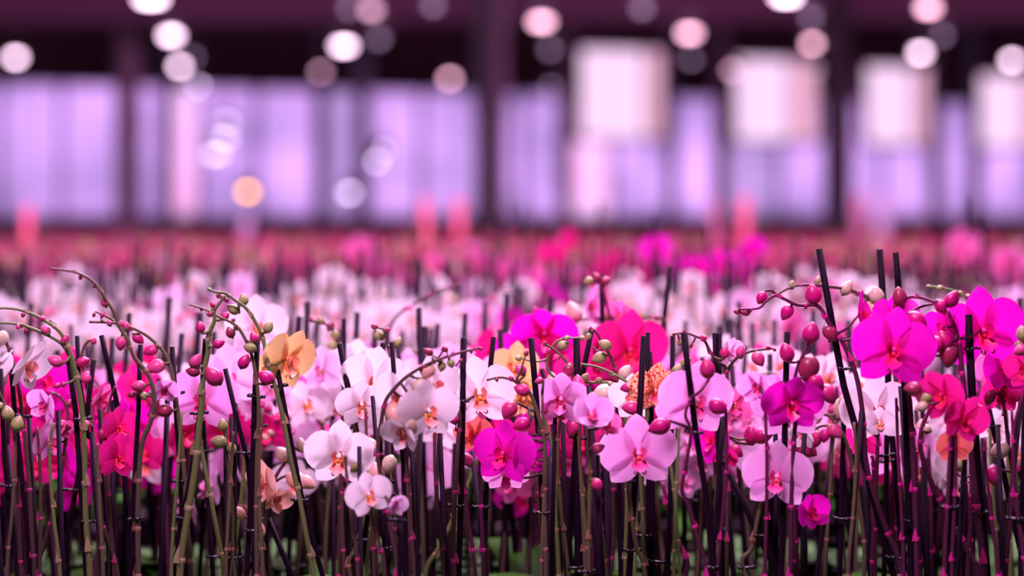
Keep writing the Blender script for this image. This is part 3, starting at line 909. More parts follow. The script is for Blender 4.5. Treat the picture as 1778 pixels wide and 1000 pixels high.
FO('white orchid on a dark spray arching right with pink-cream buds above the blooms', 3.64, 'brown',
   [([(680, 594), (687, 690), (700, 800), (706, 1000)], 9)],
   [([(690, 1000), (680, 930), (668, 860), (656, 790), (662, 735), (668, 700), (682, 678), (705, 655), (735, 636), (765, 623), (800, 612), (832, 604)], 9, 4)],
   [(700, 690, 118, 'white', -28, 8, 10, 1.0, .02), (742, 712, 112, 'white', 22, 10, -6, .92), (752, 670, 110, 'white', 30, 0, -10, .95, .03), (705, 745, 88, 'white', -40, 30, 0, .5)],
   [(728, 672, 34, 'cream', 240), (743, 645, 30, 'salmon', 240), (767, 636, 20, 'green', 260), (783, 631, 17, 'green', 290), (754, 627, 10, 'dark'), (773, 606, 13, 'dark', 120), (744, 611, 18, 'dark', 150), (712, 733, 40, 'cream', 300), (685, 722, 48, 'salmon', 280), (818, 609, 10, 'dark'), (835, 606, 9, 'dark')],
   [(672, 860)])
FO('white orchid with a red and yellow lip beside small green and cream buds', 3.62, 'brown',
   [([(672, 736), (673, 1000)], 9)],
   [([(690, 1000), (686, 930), (678, 880), (668, 850), (652, 835), (636, 815), (618, 797), (600, 782), (585, 776)], 8, 4)],
   [(590, 790, 124, 'white', -8, 12, 4, 1.0)],
   [(557, 771, 18, 'cream', 170), (573, 777, 19, 'green', 190), (597, 793, 21, 'cream', 220), (620, 808, 31, 'green', 220), (643, 776, 33, 'cream', 280), (676, 806, 34, 'cream', 255), (653, 820, 38, 'salmon', 100), (587, 750, 31, 'cream', 110)],
   [(671, 836), (668, 952)])
FO('small lilac-white orchid with an orange throat and a half-open bloom, lowest in the middle', 3.6, 'brown',
   [([(694, 895), (694, 1000)], 8)],
   [([(668, 1000), (660, 950), (646, 900), (650, 870), (665, 855)], 8, 5)],
   [(639, 858, 84, 'white', 18, 2, -14, .85), (682, 872, 54, 'lilac', 40, 20, 10, .35)], [], [(690, 903)])
FO('white orchid with big overlapping petals right behind a tall vertical black stake', 3.66, 'brown',
   [([(805, 587), (803, 720), (800, 880), (796, 1000)], 11)],
   [([(788, 1000), (788, 900), (794, 790), (798, 725), (790, 690), (783, 655), (768, 632), (752, 618), (735, 605)], 10, 4)],
   [(832, 682, 134, 'white', 6, 6, -6, 1.0, .03), (772, 706, 92, 'white', 20, 15, 8, .9, .04)],
   [(771, 606, 12, 'dark'), (787, 725, 24, 'pink', 100), (800, 626, 9, 'dark')], [(800, 697), (792, 878)])
FO('coral red orchid half hidden behind two upright stakes', 3.72, 'purple',
   [([(857, 585), (850, 650), (848, 740), (840, 1000)], 9)],
   [([(840, 1000), (836, 900), (833, 800), (832, 740), (822, 733)], 9, 4), ([(833, 800), (845, 775), (858, 762)], 4, 3)],
   [(826, 752, 78, 'coral', -20, 10, 0, .8), (860, 750, 70, 'cerise', 30, 10, 0, .7, .06)],
   [(812, 798, 28, 'rose', 120)], [(835, 880)])
FO('magenta orchid with one big glowing bloom under a round dark bud', 3.62, 'olive',
   [([(922, 587), (930, 680), (937, 780), (948, 1000)], 11)],
   [([(948, 1000), (946, 900), (946, 780), (938, 735), (928, 700), (915, 675), (895, 662), (870, 655), (845, 660)], 9, 4),
    ([(930, 715), (915, 708), (898, 700), (884, 697)], 5, 4)],
   [(876, 786, 116, 'magenta', -24, 4, 6, .95), (915, 790, 84, 'magenta', 38, 4, -12, .7, .01), (878, 822, 84, 'orchid', 5, 40, 0, .8, .05)],
   [(910, 767, 31, 'magenta', 265), (884, 712, 36, 'pink', 240), (904, 642, 24, 'rose', 130), (862, 658, 10, 'pink'), (888, 657, 13, 'pink'), (906, 677, 30, 'pink', 160), (914, 613, 12, 'dark'), (936, 661, 16, 'rose', 200), (906, 737, 34, 'magenta', 200)],
   [(937, 755), (940, 890)])
FO('peach and yellow orchid blurred just behind the magenta bloom', 3.96, 'green',
   [([(940, 640), (960, 720), (975, 1000)], 9)],
   [([(985, 1000), (970, 850), (950, 740), (920, 690), (895, 650)], 8, 5)],
   [(895, 640, 96, 'peach', -20, -12, 0, .85), (910, 690, 90, 'peach', -6, 30, 0, .8)],
   [(960, 663, 34, 'cream', 100), (930, 692, 34, 'green', 40)])
FO('lilac orchid with a hot pink back sepal beside the thickest middle stake', 3.68, 'olive',
   [([(1001, 587), (1003, 700), (1003, 850), (1004, 1000)], 13)],
   [([(1016, 1000), (1012, 900), (1006, 780), (1000, 690), (990, 640), (968, 612), (946, 597)], 8, 4),
    ([(1000, 722), (975, 720), (948, 712), (935, 708)], 5, 4)],
   [(975, 690, 104, 'orchid', -10, 22, 6, .85), (974, 705, 78, 'pink', 10, 30, 0, .6, .02)],
   [(1004, 666, 33, 'rose', 95), (953, 610, 12, 'pink'), (966, 621, 16, 'rose'), (986, 643, 27, 'dark', 250), (946, 597, 10, 'dark'), (945, 713, 15, 'pink', 200), (995, 742, 34, 'pink', 250)],
   [(1003, 760), (1000, 985)])
FO('orchid with plump olive green buds on a dark drooping twig in the middle', 3.8, 'brown',
   [([(1027, 572), (1012, 650), (1000, 760), (985, 1000)], 10)],
   [([(1060, 1000), (1065, 850), (1075, 720), (1070, 650), (1058, 615), (1045, 595), (1036, 578), (1024, 568)], 7, 4)],
   [(1030, 600, 60, 'cerise', 60, 10, 0, .5, .08)],
   [(1022, 584, 14, 'green'), (1050, 599, 25, 'green', 150), (1041, 621, 29, 'green', 200), (1025, 571, 10, 'dark'), (1086, 647, 30, 'cream', 60), (1048, 684, 44, 'cream', 200)])
FO('orchid with a pale green twig of small green buds crossing a stake', 3.76, 'green',
   [([(1073, 703), (1075, 850), (1078, 1000)], 9)],
   [([(1085, 1000), (1088, 850), (1085, 720), (1068, 669), (1030, 664), (985, 663)], 7, 4), ([(980, 668), (950, 640), (960, 600), (985, 584)], 5, 4)],
   [],
   [(1016, 656, 19, 'green', 60), (1040, 660, 15, 'green'), (1060, 666, 14, 'green'), (978, 600, 24, 'green', 30), (984, 587, 12, 'green'), (1010, 587, 13, 'green'), (900, 622, 13, 'green')])
FO('orchid on a straight tan stem with a half-open pink cup bloom', 3.64, 'olive',
   [([(1038, 790), (1042, 1000)], 8)],
   [([(1022, 1000), (1023, 900), (1025, 820), (1024, 770), (1022, 745)], 9, 6)],
   [(1026, 722, 86, 'orchid', 8, -30, 0, .42), (1050, 738, 58, 'pink', 40, -10, 0, .35, .02)],
   [(1052, 730, 26, 'rose', 40), (1038, 778, 26, 'rose', 20), (1037, 842, 26, 'pink', 300)], [(1018, 992)])
FO('lilac orchid with one wide open bloom facing the lens, the clearest of all', 3.62, 'olive',
   [([(1118, 583), (1108, 760), (1092, 1000)], 11)],
   [([(1120, 1000), (1105, 950), (1096, 890), (1090, 840), (1090, 815), (1100, 790)], 9, 6)],
   [(1108, 786, 136, 'orchid', 4, 4, -2, 1.0, -.02)], [], [(1088, 835), (1098, 955)])
FO('orchid with a yellow bloom speckled red behind a purple-lit stake', 3.7, 'green',
   [([(1128, 610), (1131, 720), (1134, 1000)], 9), ([(1125, 577), (1124, 700), (1128, 1000)], 8)],
   [([(1119, 1000), (1117, 920), (1113, 830), (1115, 760), (1125, 720), (1112, 682), (1100, 671), (1075, 655), (1040, 638), (1008, 632)], 8, 4)],
   [(1137, 676, 96, 'speckle', 6, 14, 4, .95), (1100, 690, 90, 'white', -26, 10, 0, .9, .05)],
   [(1160, 694, 32, 'dark', 200), (1038, 641, 12, 'pink'), (1066, 657, 20, 'dark', 320), (1089, 673, 26, 'pink', 190), (1096, 708, 34, 'pink', 180), (1018, 636, 8, 'dark')],
   [(1117, 930), (1140, 975)])
FO('lilac orchid with two broad petals spread behind a slanting black stake', 3.55, 'purple',
   [([(1187, 577), (1197, 660), (1208, 750), (1226, 860), (1242, 1000)], 11)],
   [([(1226, 1000), (1212, 940), (1196, 880), (1184, 850), (1192, 800), (1200, 750), (1190, 720), (1200, 690)], 9, 5),
    ([(1198, 745), (1185, 738), (1160, 730), (1150, 730)], 6, 5)],
   [(1208, 694, 138, 'orchid', 10, 6, 6, 1.0, .06), (1180, 715, 84, 'orchid', -26, 30, 0, .7, .10)],
   [(1145, 741, 42, 'magenta', 200), (1228, 640, 38, 'pink', 100), (1247, 706, 36, 'magenta', 330)],
   [(1205, 750), (1234, 985)])
FO('orchid with a bent twig of small pink buds above the spread lilac petals', 3.74, 'brown',
   [([(1249, 578), (1248, 700), (1250, 850), (1252, 1000)], 9), ([(1241, 578), (1243, 640)], 9)],
   [([(1262, 1000), (1262, 850), (1258, 720), (1262, 645), (1245, 628), (1232, 608), (1222, 590), (1208, 584), (1190, 578), (1168, 580)], 8, 3),
    ([(1262, 645), (1278, 622), (1300, 611), (1322, 607), (1342, 605)], 6, 4)],
   [(1275, 700, 84, 'pink', 10, 10, 0, .5, .04), (1265, 610, 60, 'lilac', 40, 10, 0, .6, .08)],
   [(1189, 576, 10, 'dark'), (1222, 587, 16, 'pink'), (1258, 612, 22, 'pink', 90), (1286, 610, 24, 'rose', 80), (1317, 623, 30, 'rose', 300), (1345, 607, 10, 'dark'), (1334, 604, 12, 'pink'), (1180, 596, 12, 'green'), (1200, 600, 10, 'dark'), (1170, 581, 8, 'dark')])
FO('orchid with a green twig of pale buds behind the tilted black stake', 3.82, 'green',
   [([(1168, 583), (1166, 760), (1160, 1000)], 9)],
   [([(1180, 1000), (1170, 850), (1150, 720), (1153, 668), (1170, 640), (1190, 628)], 7, 4)], [],
   [(1176, 642, 22, 'green', 60), (1186, 630, 16, 'green'), (1195, 625, 13, 'green')])
# --- right third
FO('magenta orchid with a drooping bloom seen from the side above a thick tan stem', 3.64, 'olive',
   [([(1252, 800), (1254, 1000)], 9)],
   [([(1240, 1000), (1243, 910), (1246, 840), (1247, 790), (1250, 740), (1245, 715)], 10, 6)],
   [(1240, 758, 104, 'magenta', -50, 8, -20, .8, -.01), (1262, 790, 50, 'cerise', -10, 30, 0, .5)],
   [(1278, 783, 30, 'pink', 320), (1305, 755, 36, 'magenta', 100), (1325, 756, 40, 'magenta', 20)], [(1247, 920)])
FO('orchid with large magenta buds stacked at the top of a reddish stem', 3.56, 'purple',
   [([(1367, 576), (1364, 680), (1362, 800), (1356, 1000)], 11)],
   [([(1372, 1000), (1374, 880), (1378, 770), (1382, 720), (1378, 680), (1384, 640), (1400, 605), (1408, 585)], 9, 5)],
   [(1372, 700, 142, 'orchid', 4, 8, 0, 1.0, .05), (1374, 698, 112, 'magenta', 6, 22, 0, .8, .01), (1318, 668, 78, 'orchid', -30, 20, 0, .5, .03)],
   [(1366, 612, 37, 'magenta', 110), (1408, 578, 40, 'magenta', 80), (1404, 640, 52, 'dark', 260), (1417, 663, 34, 'magenta', 320), (1438, 684, 40, 'pink', 300)],
   [(1370, 665)])
FO('orchid with a lilac bloom behind twin stakes, dark purple dorsal petal on top', 3.58, 'olive',
   [([(1256, 800), (1310, 915), (1352, 1000)], 10)],
   [([(1295, 1000), (1306, 950), (1320, 880), (1335, 840), (1345, 810)], 9, 6)],
   [(1350, 826, 124, 'orchid', -12, 4, 4, .95)], [(1372, 790, 34, 'magenta', 40)], [(1318, 930), (1296, 985)])
FO('small magenta half-open orchid lowest on the right', 3.6, 'purple',
   [([(1396, 840), (1398, 1000)], 9)],
   [([(1385, 1000), (1382, 930), (1380, 880), (1390, 872)], 7, 4)],
   [(1404, 890, 78, 'magenta', 28, -8, -20, .45)], [], [(1396, 885)])
FO('orchid with cream buds and pink buds on a crooked green twig, right', 3.66, 'olive',
   [([(1467, 690), (1462, 820), (1458, 1000)], 9)],
   [([(1500, 1000), (1490, 860), (1470, 770), (1455, 742), (1440, 722), (1420, 720), (1398, 728), (1372, 736)], 8, 5), ([(1382, 765), (1405, 752), (1425, 740), (1445, 738)], 5, 4)],
   [(1398, 752, 60, 'white', -40, 20, 0, .45)],
   [(1378, 735, 32, 'green', 180), (1413, 725, 32, 'cream', 200), (1400, 780, 42, 'pink', 330), (1417, 762, 32, 'pink', 260), (1432, 756, 26, 'magenta', 260), (1450, 749, 32, 'rose', 320), (1463, 708, 42, 'cream', 240), (1372, 720, 20, 'green', 170)], [(1460, 900)])
FO('orchid behind the tall slanting stake with a spray of dark red buds to the left', 3.64, 'purple',
   [([(1422, 432), (1448, 580), (1465, 670), (1485, 740), (1512, 850), (1552, 1000)], 12)],
   [([(1566, 1000), (1535, 910), (1505, 810), (1498, 720), (1486, 650), (1462, 592), (1442, 566), (1428, 540), (1414, 529), (1388, 530), (1362, 519), (1346, 513), (1330, 523), (1317, 535), (1282, 537)], 10, 4),
    ([(1348, 513), (1340, 505), (1330, 505), (1322, 512)], 5, 4)],
   [(1492, 548, 96, 'magenta', 76, -6, 20, .7), (1500, 575, 60, 'cerise', 30, 10, 0, .5)],
   [(1322, 517, 25, 'magenta', 240), (1295, 542, 18, 'dark', 190), (1280, 541, 14, 'dark', 180), (1366, 542, 32, 'magenta', 240), (1412, 511, 37, 'magenta', 100), (1441, 578, 34, 'dark', 300)],
   [(1452, 590), (1470, 640), (1553, 968)])
FO('orchid with a brown twig of curled cream buds joining the tallest upright stake', 3.72, 'brown',
   [([(1527, 433), (1536, 560), (1547, 740), (1562, 900), (1572, 1000)], 12)],
   [([(1588, 1000), (1575, 850), (1560, 700), (1548, 600), (1532, 535), (1508, 517), (1478, 504), (1446, 498), (1410, 495), (1378, 497), (1345, 514)], 10, 4)],
   [(1500, 515, 60, 'white', 40, 10, 0, .5, .05)],
   [(1470, 500, 30, 'cream', 60), (1522, 513, 34, 'cream', 100), (1420, 488, 18, 'green', 80), (1375, 494, 16, 'green', 80), (1518, 540, 40, 'salmon', 300)], [(1540, 800)])
FO('magenta orchid with the largest glowing round bloom at the right', 3.58, 'purple',
   [([(1555, 438), (1560, 500), (1572, 700), (1582, 1000)], 11)],
   [([(1592, 1000), (1588, 850), (1580, 700), (1568, 640), (1560, 580), (1556, 540), (1575, 517), (1600, 517), (1626, 526)], 10, 5),
    ([(1575, 545), (1600, 532), (1626, 526)], 5, 5)],
   [(1552, 606, 146, 'magenta', -6, 4, 8, 1.0, -.04), (1555, 552, 90, 'magenta', 0, -20, 0, .6, .05)],
   [(1562, 515, 36, 'dark', 100), (1560, 532, 30, 'dark', 260), (1592, 558, 44, 'magenta', 320), (1634, 533, 30, 'magenta', 300), (1653, 519, 34, 'magenta', 60)], [(1580, 905)])
FO('white orchid with a cup-shaped lip, framed by dark stakes at the right', 3.72, 'purple',
   [([(1540, 690), (1539, 850), (1535, 1000)], 9)],
   [([(1514, 1000), (1518, 900), (1522, 820), (1524, 760)], 8, 7)],
   [(1522, 712, 128, 'white', 4, 8, -8, 1.0), (1526, 735, 62, 'white', 4, -10, 0, .4, -.03)],
   [(1468, 700, 36, 'cream', 260)], [(1540, 790)])
FO('lilac and deep pink orchid low behind the white cup-shaped bloom', 3.88, 'purple',
   [([(1600, 640), (1604, 800), (1608, 1000)], 9)],
   [([(1560, 1000), (1558, 900), (1552, 820), (1548, 790)], 8, 6)],
   [(1546, 785, 104, 'orchid', -6, 10, 0, 1.0), (1590, 775, 84, 'orchid', 40, 10, 10, .8), (1502, 760, 70, 'cerise', -30, 10, 0, .7)], [(1600, 740, 26, 'cream', 90)])
FO('magenta orchid at the right edge with the broadest upturned bloom', 3.6, 'purple',
   [([(1681, 546), (1688, 680), (1700, 850), (1714, 1000)], 14)],
   [([(1708, 1000), (1698, 900), (1688, 800), (1676, 700), (1668, 620), (1662, 580), (1645, 538)], 13, 6)],
   [(1705, 572, 152, 'magenta', 8, 10, -8, 1.0, .03), (1640, 565, 78, 'magenta', -40, 10, 0, .7, .03)],
   [(1622, 598, 40, 'magenta', 200), (1648, 616, 46, 'dark', 260), (1610, 612, 34, 'magenta', 160), (1640, 590, 36, 'magenta', 120)],
   [(1690, 605), (1702, 890)])
FO('cerise orchid with folded red-pink blooms left of the thick right stake', 3.62, 'purple',
   [([(1655, 690), (1652, 830), (1648, 1000)], 9)],
   [([(1640, 1000), (1645, 880), (1650, 780), (1655, 710), (1645, 670)], 9, 5)],
   [(1638, 684, 100, 'cerise', -38, 14, -14, .7), (1672, 725, 92, 'cerise', 20, 14, 18, .7), (1655, 772, 70, 'coral', 0, 10, 0, .7, .08)],
   [(1608, 690, 30, 'green', 200), (1585, 675, 34, 'dark', 180), (1600, 706, 26, 'cream', 200)], [(1650, 880)])
FO('magenta orchid with a dark bloom crowded at the right edge', 3.7, 'purple',
   [([(1712, 690), (1738, 800), (1766, 930), (1782, 1000)], 10)],
   [([(1776, 1000), (1768, 900), (1755, 800), (1745, 720), (1738, 670)], 9, 5)],
   [(1740, 640, 100, 'magenta', 24, -8, 0, .7), (1735, 680, 84, 'cerise', 10, 20, 0, .7, .02), (1762, 665, 70, 'cerise', 30, 10, 0, .6, .04)],
   [(1727, 826, 40, 'magenta', 280), (1736, 782, 38, 'cream', 200), (1718, 690, 30, 'dark', 250), (1755, 620, 34, 'dark', 60), (1770, 595, 26, 'green', 80)], [(1722, 740)])
FO('orchid whose bare purple stem curves in an S before the right stakes', 3.56, 'purple',
   [([(1604, 800), (1612, 1000)], 9)],
   [([(1698, 1000), (1686, 968), (1656, 915), (1625, 855), (1602, 795), (1598, 760), (1606, 728), (1620, 704)], 10, 7)], [],
   [(1618, 700, 20, 'green', 60), (1606, 745, 24, 'cream', 160)], [(1655, 918)])
FO('orchid with one pale green bud on a hooked pedicel low at right', 3.64, 'purple',
   [([(1686, 760), (1690, 1000)], 9)],
   [([(1668, 1000), (1678, 920), (1686, 850), (1687, 828), (1670, 828), (1658, 820)], 7, 4)], [],
   [(1667, 803, 32, 'green', 85)], [(1683, 836)])
FO('orchid stem with magenta joints leaning at the far right edge', 3.6, 'purple',
   [([(1778, 690), (1776, 850), (1772, 1000)], 9)],
   [([(1780, 1000), (1766, 880), (1760, 790), (1762, 740), (1772, 700), (1785, 660)], 9, 6)],
   [(1782, 640, 80, 'cerise', -30, 10, 0, .7, .05)], [(1775, 580, 30, 'green', 100), (1773, 608, 30, 'rose', 200)], [(1762, 900)])
FO('orchid with a thin green shoot tip over the broad right bloom', 3.76, 'green',
   [([(1706, 760), (1712, 1000)], 9)],
   [([(1755, 1000), (1752, 850), (1745, 700), (1720, 560), (1695, 525), (1672, 512), (1655, 505), (1635, 500), (1610, 497)], 8, 4)], [],
   [(1632, 500, 14, 'green', 20), (1668, 511, 16, 'green', 330), (1682, 517, 16, 'green', 330), (1612, 497, 9, 'green', 170)])
FO('orchid with bare magenta stem crossing low between middle stakes', 3.8, 'purple',
   [([(1060, 800), (1052, 1000)], 8)],
   [([(1190, 1000), (1172, 930), (1158, 872), (1150, 838)], 10, 7)], [], [])
FO('orchid with paired green and red leaning stems low in the middle', 3.64, 'green',
   [([(762, 760), (752, 1000)], 8)],
   [([(738, 1000), (760, 955), (785, 905), (805, 860), (822, 815), (832, 790)], 9, 6)], [], [(806, 655, 24, 'rose', 100)])

# --- a little behind the sharp rows, slightly soft
G2 = 'potted orchids a little behind the sharp rows'
FO('soft hot magenta orchid standing above its neighbours in the middle', 4.15, 'purple',
   [([(962, 560), (958, 700), (950, 1000)], 8)], [([(948, 1000), (950, 800), (956, 650), (950, 590), (935, 560)], 8, 4)],
   [(946, 574, 118, 'magenta', -6, 34, 0, .8), (905, 612, 100, 'magenta', -30, 10, 0, .8, .02), (978, 612, 92, 'cerise', 24, 10, 0, .9, .02)], [(930, 540, 18, 'magenta')], [], G2)
FO('soft orchid with a long level twig and lilac bloom beside a tall tilted stake', 4.2, 'brown',
   [([(1163, 462), (1148, 600), (1120, 1000)], 9)], [([(1130, 1000), (1142, 800), (1150, 650), (1155, 580), (1150, 553), (1100, 551), (1060, 552), (1015, 554), (980, 562)], 7, 4)],
   [(1020, 530, 88, 'orchid', 62, 0, 10, .6), (1080, 548, 64, 'pink', -30, 10, 0, .6)],
   [(996, 542, 40, 'cream', 110), (1058, 544, 28, 'green', 60), (1115, 549, 16, 'green'), (1140, 552, 12, 'dark')], [], G2)
FO('soft cerise orchid with large crimson blooms behind green buds in the middle', 4.18, 'purple',
   [([(1044, 476), (1047, 600), (1050, 1000)], 9)], [([(1062, 1000), (1066, 800), (1072, 660), (1060, 560), (1045, 500), (1030, 485)], 8, 4)],
   [(1092, 606, 142, 'cerise', 8, 10, 0, 1.0), (1040, 625, 110, 'cerise', -14, 10, 0, .9, .03)], [(1036, 482, 20, 'dark', 120), (1022, 488, 18, 'green', 200), (1052, 488, 20, 'dark', 30)], [], G2)
FO('soft orchid with a bare brown twig rising to the right over white blooms', 4.4, 'brown',
   [([(640, 640), (640, 1000)], 8)], [([(650, 1000), (655, 800), (662, 640), (680, 562), (720, 527), (762, 505), (802, 492)], 7, 4)], [(690, 655, 90, 'lilac', 0, 10, 0, .9)], [(712, 535, 14, 'rose'), (748, 512, 12, 'dark')], [], G2)
FO('soft orchid with a drooping twig of dark green buds left of the leaning stake', 4.05, 'brown',
   [([(597, 553), (598, 700), (600, 1000)], 9)], [([(588, 1000), (592, 800), (596, 640), (590, 600), (578, 572), (558, 560), (534, 556)], 7, 4)], [(560, 640, 84, 'lilac', -20, 10, 0, .8)],
   [(577, 600, 22, 'green', 180), (582, 582, 20, 'green', 280), (574, 566, 18, 'dark', 60), (556, 556, 14, 'green', 100), (540, 555, 10, 'dark')], [], G2)
FO('soft white orchid seen behind the tall green arc at the left', 4.1, 'olive',
   [([(408, 575), (412, 700), (416, 1000)], 9)], [([(425, 1000), (428, 800), (430, 660), (436, 590)], 8, 5)],
   [(446, 566, 110, 'white', 10, 10, 0, 1.0), (424, 640, 112, 'lilac', -8, 10, 0, 1.0), (536, 650, 92, 'orchid', 10, 10, 0, .9, .03)], [], [], G2)

FIRST = ('one wide open bloom', 'thick bright green', 'red and yellow lip', 'largest glowing', 'broadest upturned', 'one big glowing', 'tall slanting stake', 'peach-flowered', 'whose lip with', 'behind twin stakes',
         'dark spray arching', 'large magenta buds', 'orange throat and', 'broad petals spread', 'glowing hot pink', 'tall arching', 'two thin sprays', 'descending row', 'bare arching', 'overlapping petals', 'cup-shaped lip')
QUEUE.sort(key=lambda a: next((i for i, k in enumerate(FIRST) if k in a[0]), 99))
for a in QUEUE: front_orchid(*a)

# ------------------------------------------------------------------ potted orchids in the blurred rows behind
def row_variety(px, d, r):
    """which kind stands where: blocks of one colour, as the grower set them out"""
    u = r.random()
    if d < 4.75:
        if px < 330: t = (('cerise', .50), ('magenta', .30), ('pink', .15), ('lilac', .05))
        elif px < 560: t = (('lilac', .34), ('white', .22), ('cerise', .22), ('orchid', .22))
        elif px < 850: t = (('white', .40), ('lilac', .26), ('orchid', .18), ('pink', .16))
        elif px < 1150: t = (('magenta', .40), ('cerise', .28), ('coral', .08), ('pink', .14), ('white', .10))
        elif px < 1450: t = (('lilac', .30), ('orchid', .26), ('pink', .22), ('white', .22))
        else: t = (('magenta', .36), ('cerise', .26), ('white', .24), ('pink', .14))
    elif d < 7.5:
        if px < 800: t = (('white', .80), ('lilac', .18), ('pink', .02))
        elif px < 1080: t = (('white', .60), ('pink', .12), ('magenta', .14), ('lilac', .14))
        else: t = (('white', .66), ('lilac', .20), ('pink', .08), ('lilac', .06))
    else:
        patch = math.sin(px * .021 + d * .9) + math.sin(px * .0093 - d * .5 + 2.0)
        if patch > .9 and px > 560: t = (('magenta', .6), ('cerise', .25), ('pink', .15))
        elif px < 560: t = (('pink', .40), ('lilac', .40), ('orchid', .20))
        elif px < 1300: t = (('pink', .50), ('lilac', .25), ('magenta', .25))
        else: t = (('pink', .36), ('lilac', .30), ('orchid', .20), ('white', .14))
    for k, p in t:
        u -= p
        if u <= 0: return k
    return t[0][0]

BUDCOL = {'white': 'cream', 'lilac': 'rose', 'orchid': 'rose', 'magenta': 'magenta', 'cerise': 'pink', 'pink': 'rose', 'peach': 'green', 'salmon': 'salmon', 'coral': 'pink', 'speckle': 'cream'}
STEMCOL = {'white': 'olive', 'lilac': 'olive', 'orchid': 'olive', 'magenta': 'purple', 'cerise': 'purple', 'pink': 'brown', 'peach': 'green', 'salmon': 'brown', 'coral': 'purple', 'speckle': 'green'}
class Proto: pass
protos = {}
def proto(var, i):
    """shapes of one blurred-row plant, shared by its copies: list of (name, mesh, matrix, subparts)"""
    if (var, i) in protos: return protos[var, i]
    r = random.Random(hash((var, i)) % 1000 if False else sum(map(ord, var)) * 7 + i)
    sc = STEMCOL[var]
    parts = []
    for s in range(3):
        sx = (-.018, .02, .004)[s] + r.uniform(-.006, .006)
        tall = r.uniform(.52, .64)
        tx, ty = sx + r.uniform(-.05, .05), r.uniform(-.02, .03)
        q = [Vector((sx, 0, .04)), Vector((tx, ty, tall))]
        v, f, u = tube_geo(q, [.0044, .0042], 6)
        parts.append(('stake', mesh('stake', v, f, M['stake'], uvs=u), Matrix.Identity(4), []))
        if s == 2: continue          # a spare stake without a spike
        sd = -1 if (s + i) % 2 else 1
        top = r.uniform(.46, .54)
        reach = r.uniform(.07, .13)
        k = (top - .1) / (tall - .04)
        pts = [Vector((sx * .7, -.008, .11)), Vector((sx + (tx - sx) * .4, ty * .4 - .01, .28)), Vector((sx + (tx - sx) * k, ty * k - .01, top - .06)),
               Vector((tx + sd * reach * .35, ty - .03, top + .01)), Vector((tx + sd * reach * .8, ty - .07, top + .0)), Vector((tx + sd * reach * 1.2, ty - .10, top - .04))]
        c = catmull(pts, 3)
        n = len(c)
        v, f, u = tube_geo(c, [.0036 - .0022 * a / (n - 1) for a in range(n)], 5)
        parts.append(('stem', mesh('stem', v, f, STEM[sc], uvs=u), Matrix.Identity(4), []))
        for z in (.2, .33):
            t = (z - .04) / (tall - .04)
            parts.append(('clip', clip_mesh(), Matrix.Translation((sx + (tx - sx) * t, ty * t, z)) @ Matrix.Scale(.78, 4), []))
        nf = r.randint(3, 4)
        for a in range(nf):
            t = .52 + .30 * a / nf
            p = c[min(n - 1, int(t * n))] + Vector((r.uniform(-.02, .02) + (.03 if a % 2 else -.03), -.02 - r.uniform(0, .02), -.03 - r.uniform(0, .10) + .02 * a))
            parts.append(('flower', None, (p, r.uniform(.072, .094), r.uniform(-55, 55), r.uniform(-5, 28), r.uniform(-18, 18), r.choice((1, 1, .9, .75, .5))), []))
        for a in range(3):
            p = c[min(n - 1, int((.86 + .06 * a) * n))]
            L = .022 - .004 * a
            dv = Vector((r.uniform(-.6, .6), -.5, r.uniform(-.4, .8))).normalized()
            parts.append(('bud', bud_mesh(BUDCOL[var], True), Matrix.Translation(p) @ dv.to_track_quat('Z', 'Y').to_matrix().to_4x4() @ Matrix.Scale(L, 4), []))
    protos[var, i] = parts
    return parts

COLNAME = {'white': 'white', 'lilac': 'pale lilac', 'orchid': 'lilac pink', 'magenta': 'magenta', 'cerise': 'hot pink', 'pink': 'mid pink', 'coral': 'coral red', 'salmon': 'pale salmon'}
ORD = 'first second third fourth fifth sixth seventh eighth ninth tenth eleventh twelfth thirteenth fourteenth fifteenth sixteenth seventeenth eighteenth nineteenth twentieth'.split()
ROWN = {}
def back_orchid(x, y, var, i, seed, row, full=0, lab=None):
    r = random.Random(seed)
    root = empty('potted_orchid', (x, y, BENCH))
    root.rotation_euler = (0, 0, R(r.uniform(-38, 38)))
    s = r.uniform(.84, .93) if y < 4.9 else r.uniform(.94, 1.06)
    root.scale = (1, 1, full or s)
    px = 889 + x / y * F
    k = ROWN.get((row, var), 0) + 1; ROWN[row, var] = k
    lab = lab or '%s blurred %s orchid, %s of its colour from left in %s row back' % ('softly' if y < 4.9 else 'strongly', COLNAME[var], ORD[k - 1], ORD[row])
    tag(root, lab, 'orchid', 'orchids in the %s blurred row' % ORD[row])
    keep = r.choice((0, .7, .9, 1, 1)) if var == 'white' else r.choice((0, .5, .8)) if not full else 1
    pm, bm = pot_mesh()
    obj('pot', pm, root)
    a0 = r.uniform(0, 360)
    for k in range(4):
        obj('leaf', leaf_mesh(r.randrange(6)), root, Matrix.Translation((0, 0, .11 + .006 * k)) @ Matrix.Rotation(R(a0 + 180 * (k % 2) + r.uniform(-30, 30)), 4, 'Z'))
    for nm, me, mt, sub in proto(var, i):
        if nm == 'flower':
            if y > 4.9 and (r.random() > keep or mt[0].z < .40): continue
            p, size, yaw, pitch, roll, op = mt
            make_flower(root, p, size, var, yaw + r.uniform(-15, 15), pitch, roll, op, detail=(y < 4.3))
        else:
            obj(nm, me, root, mt)
    return root

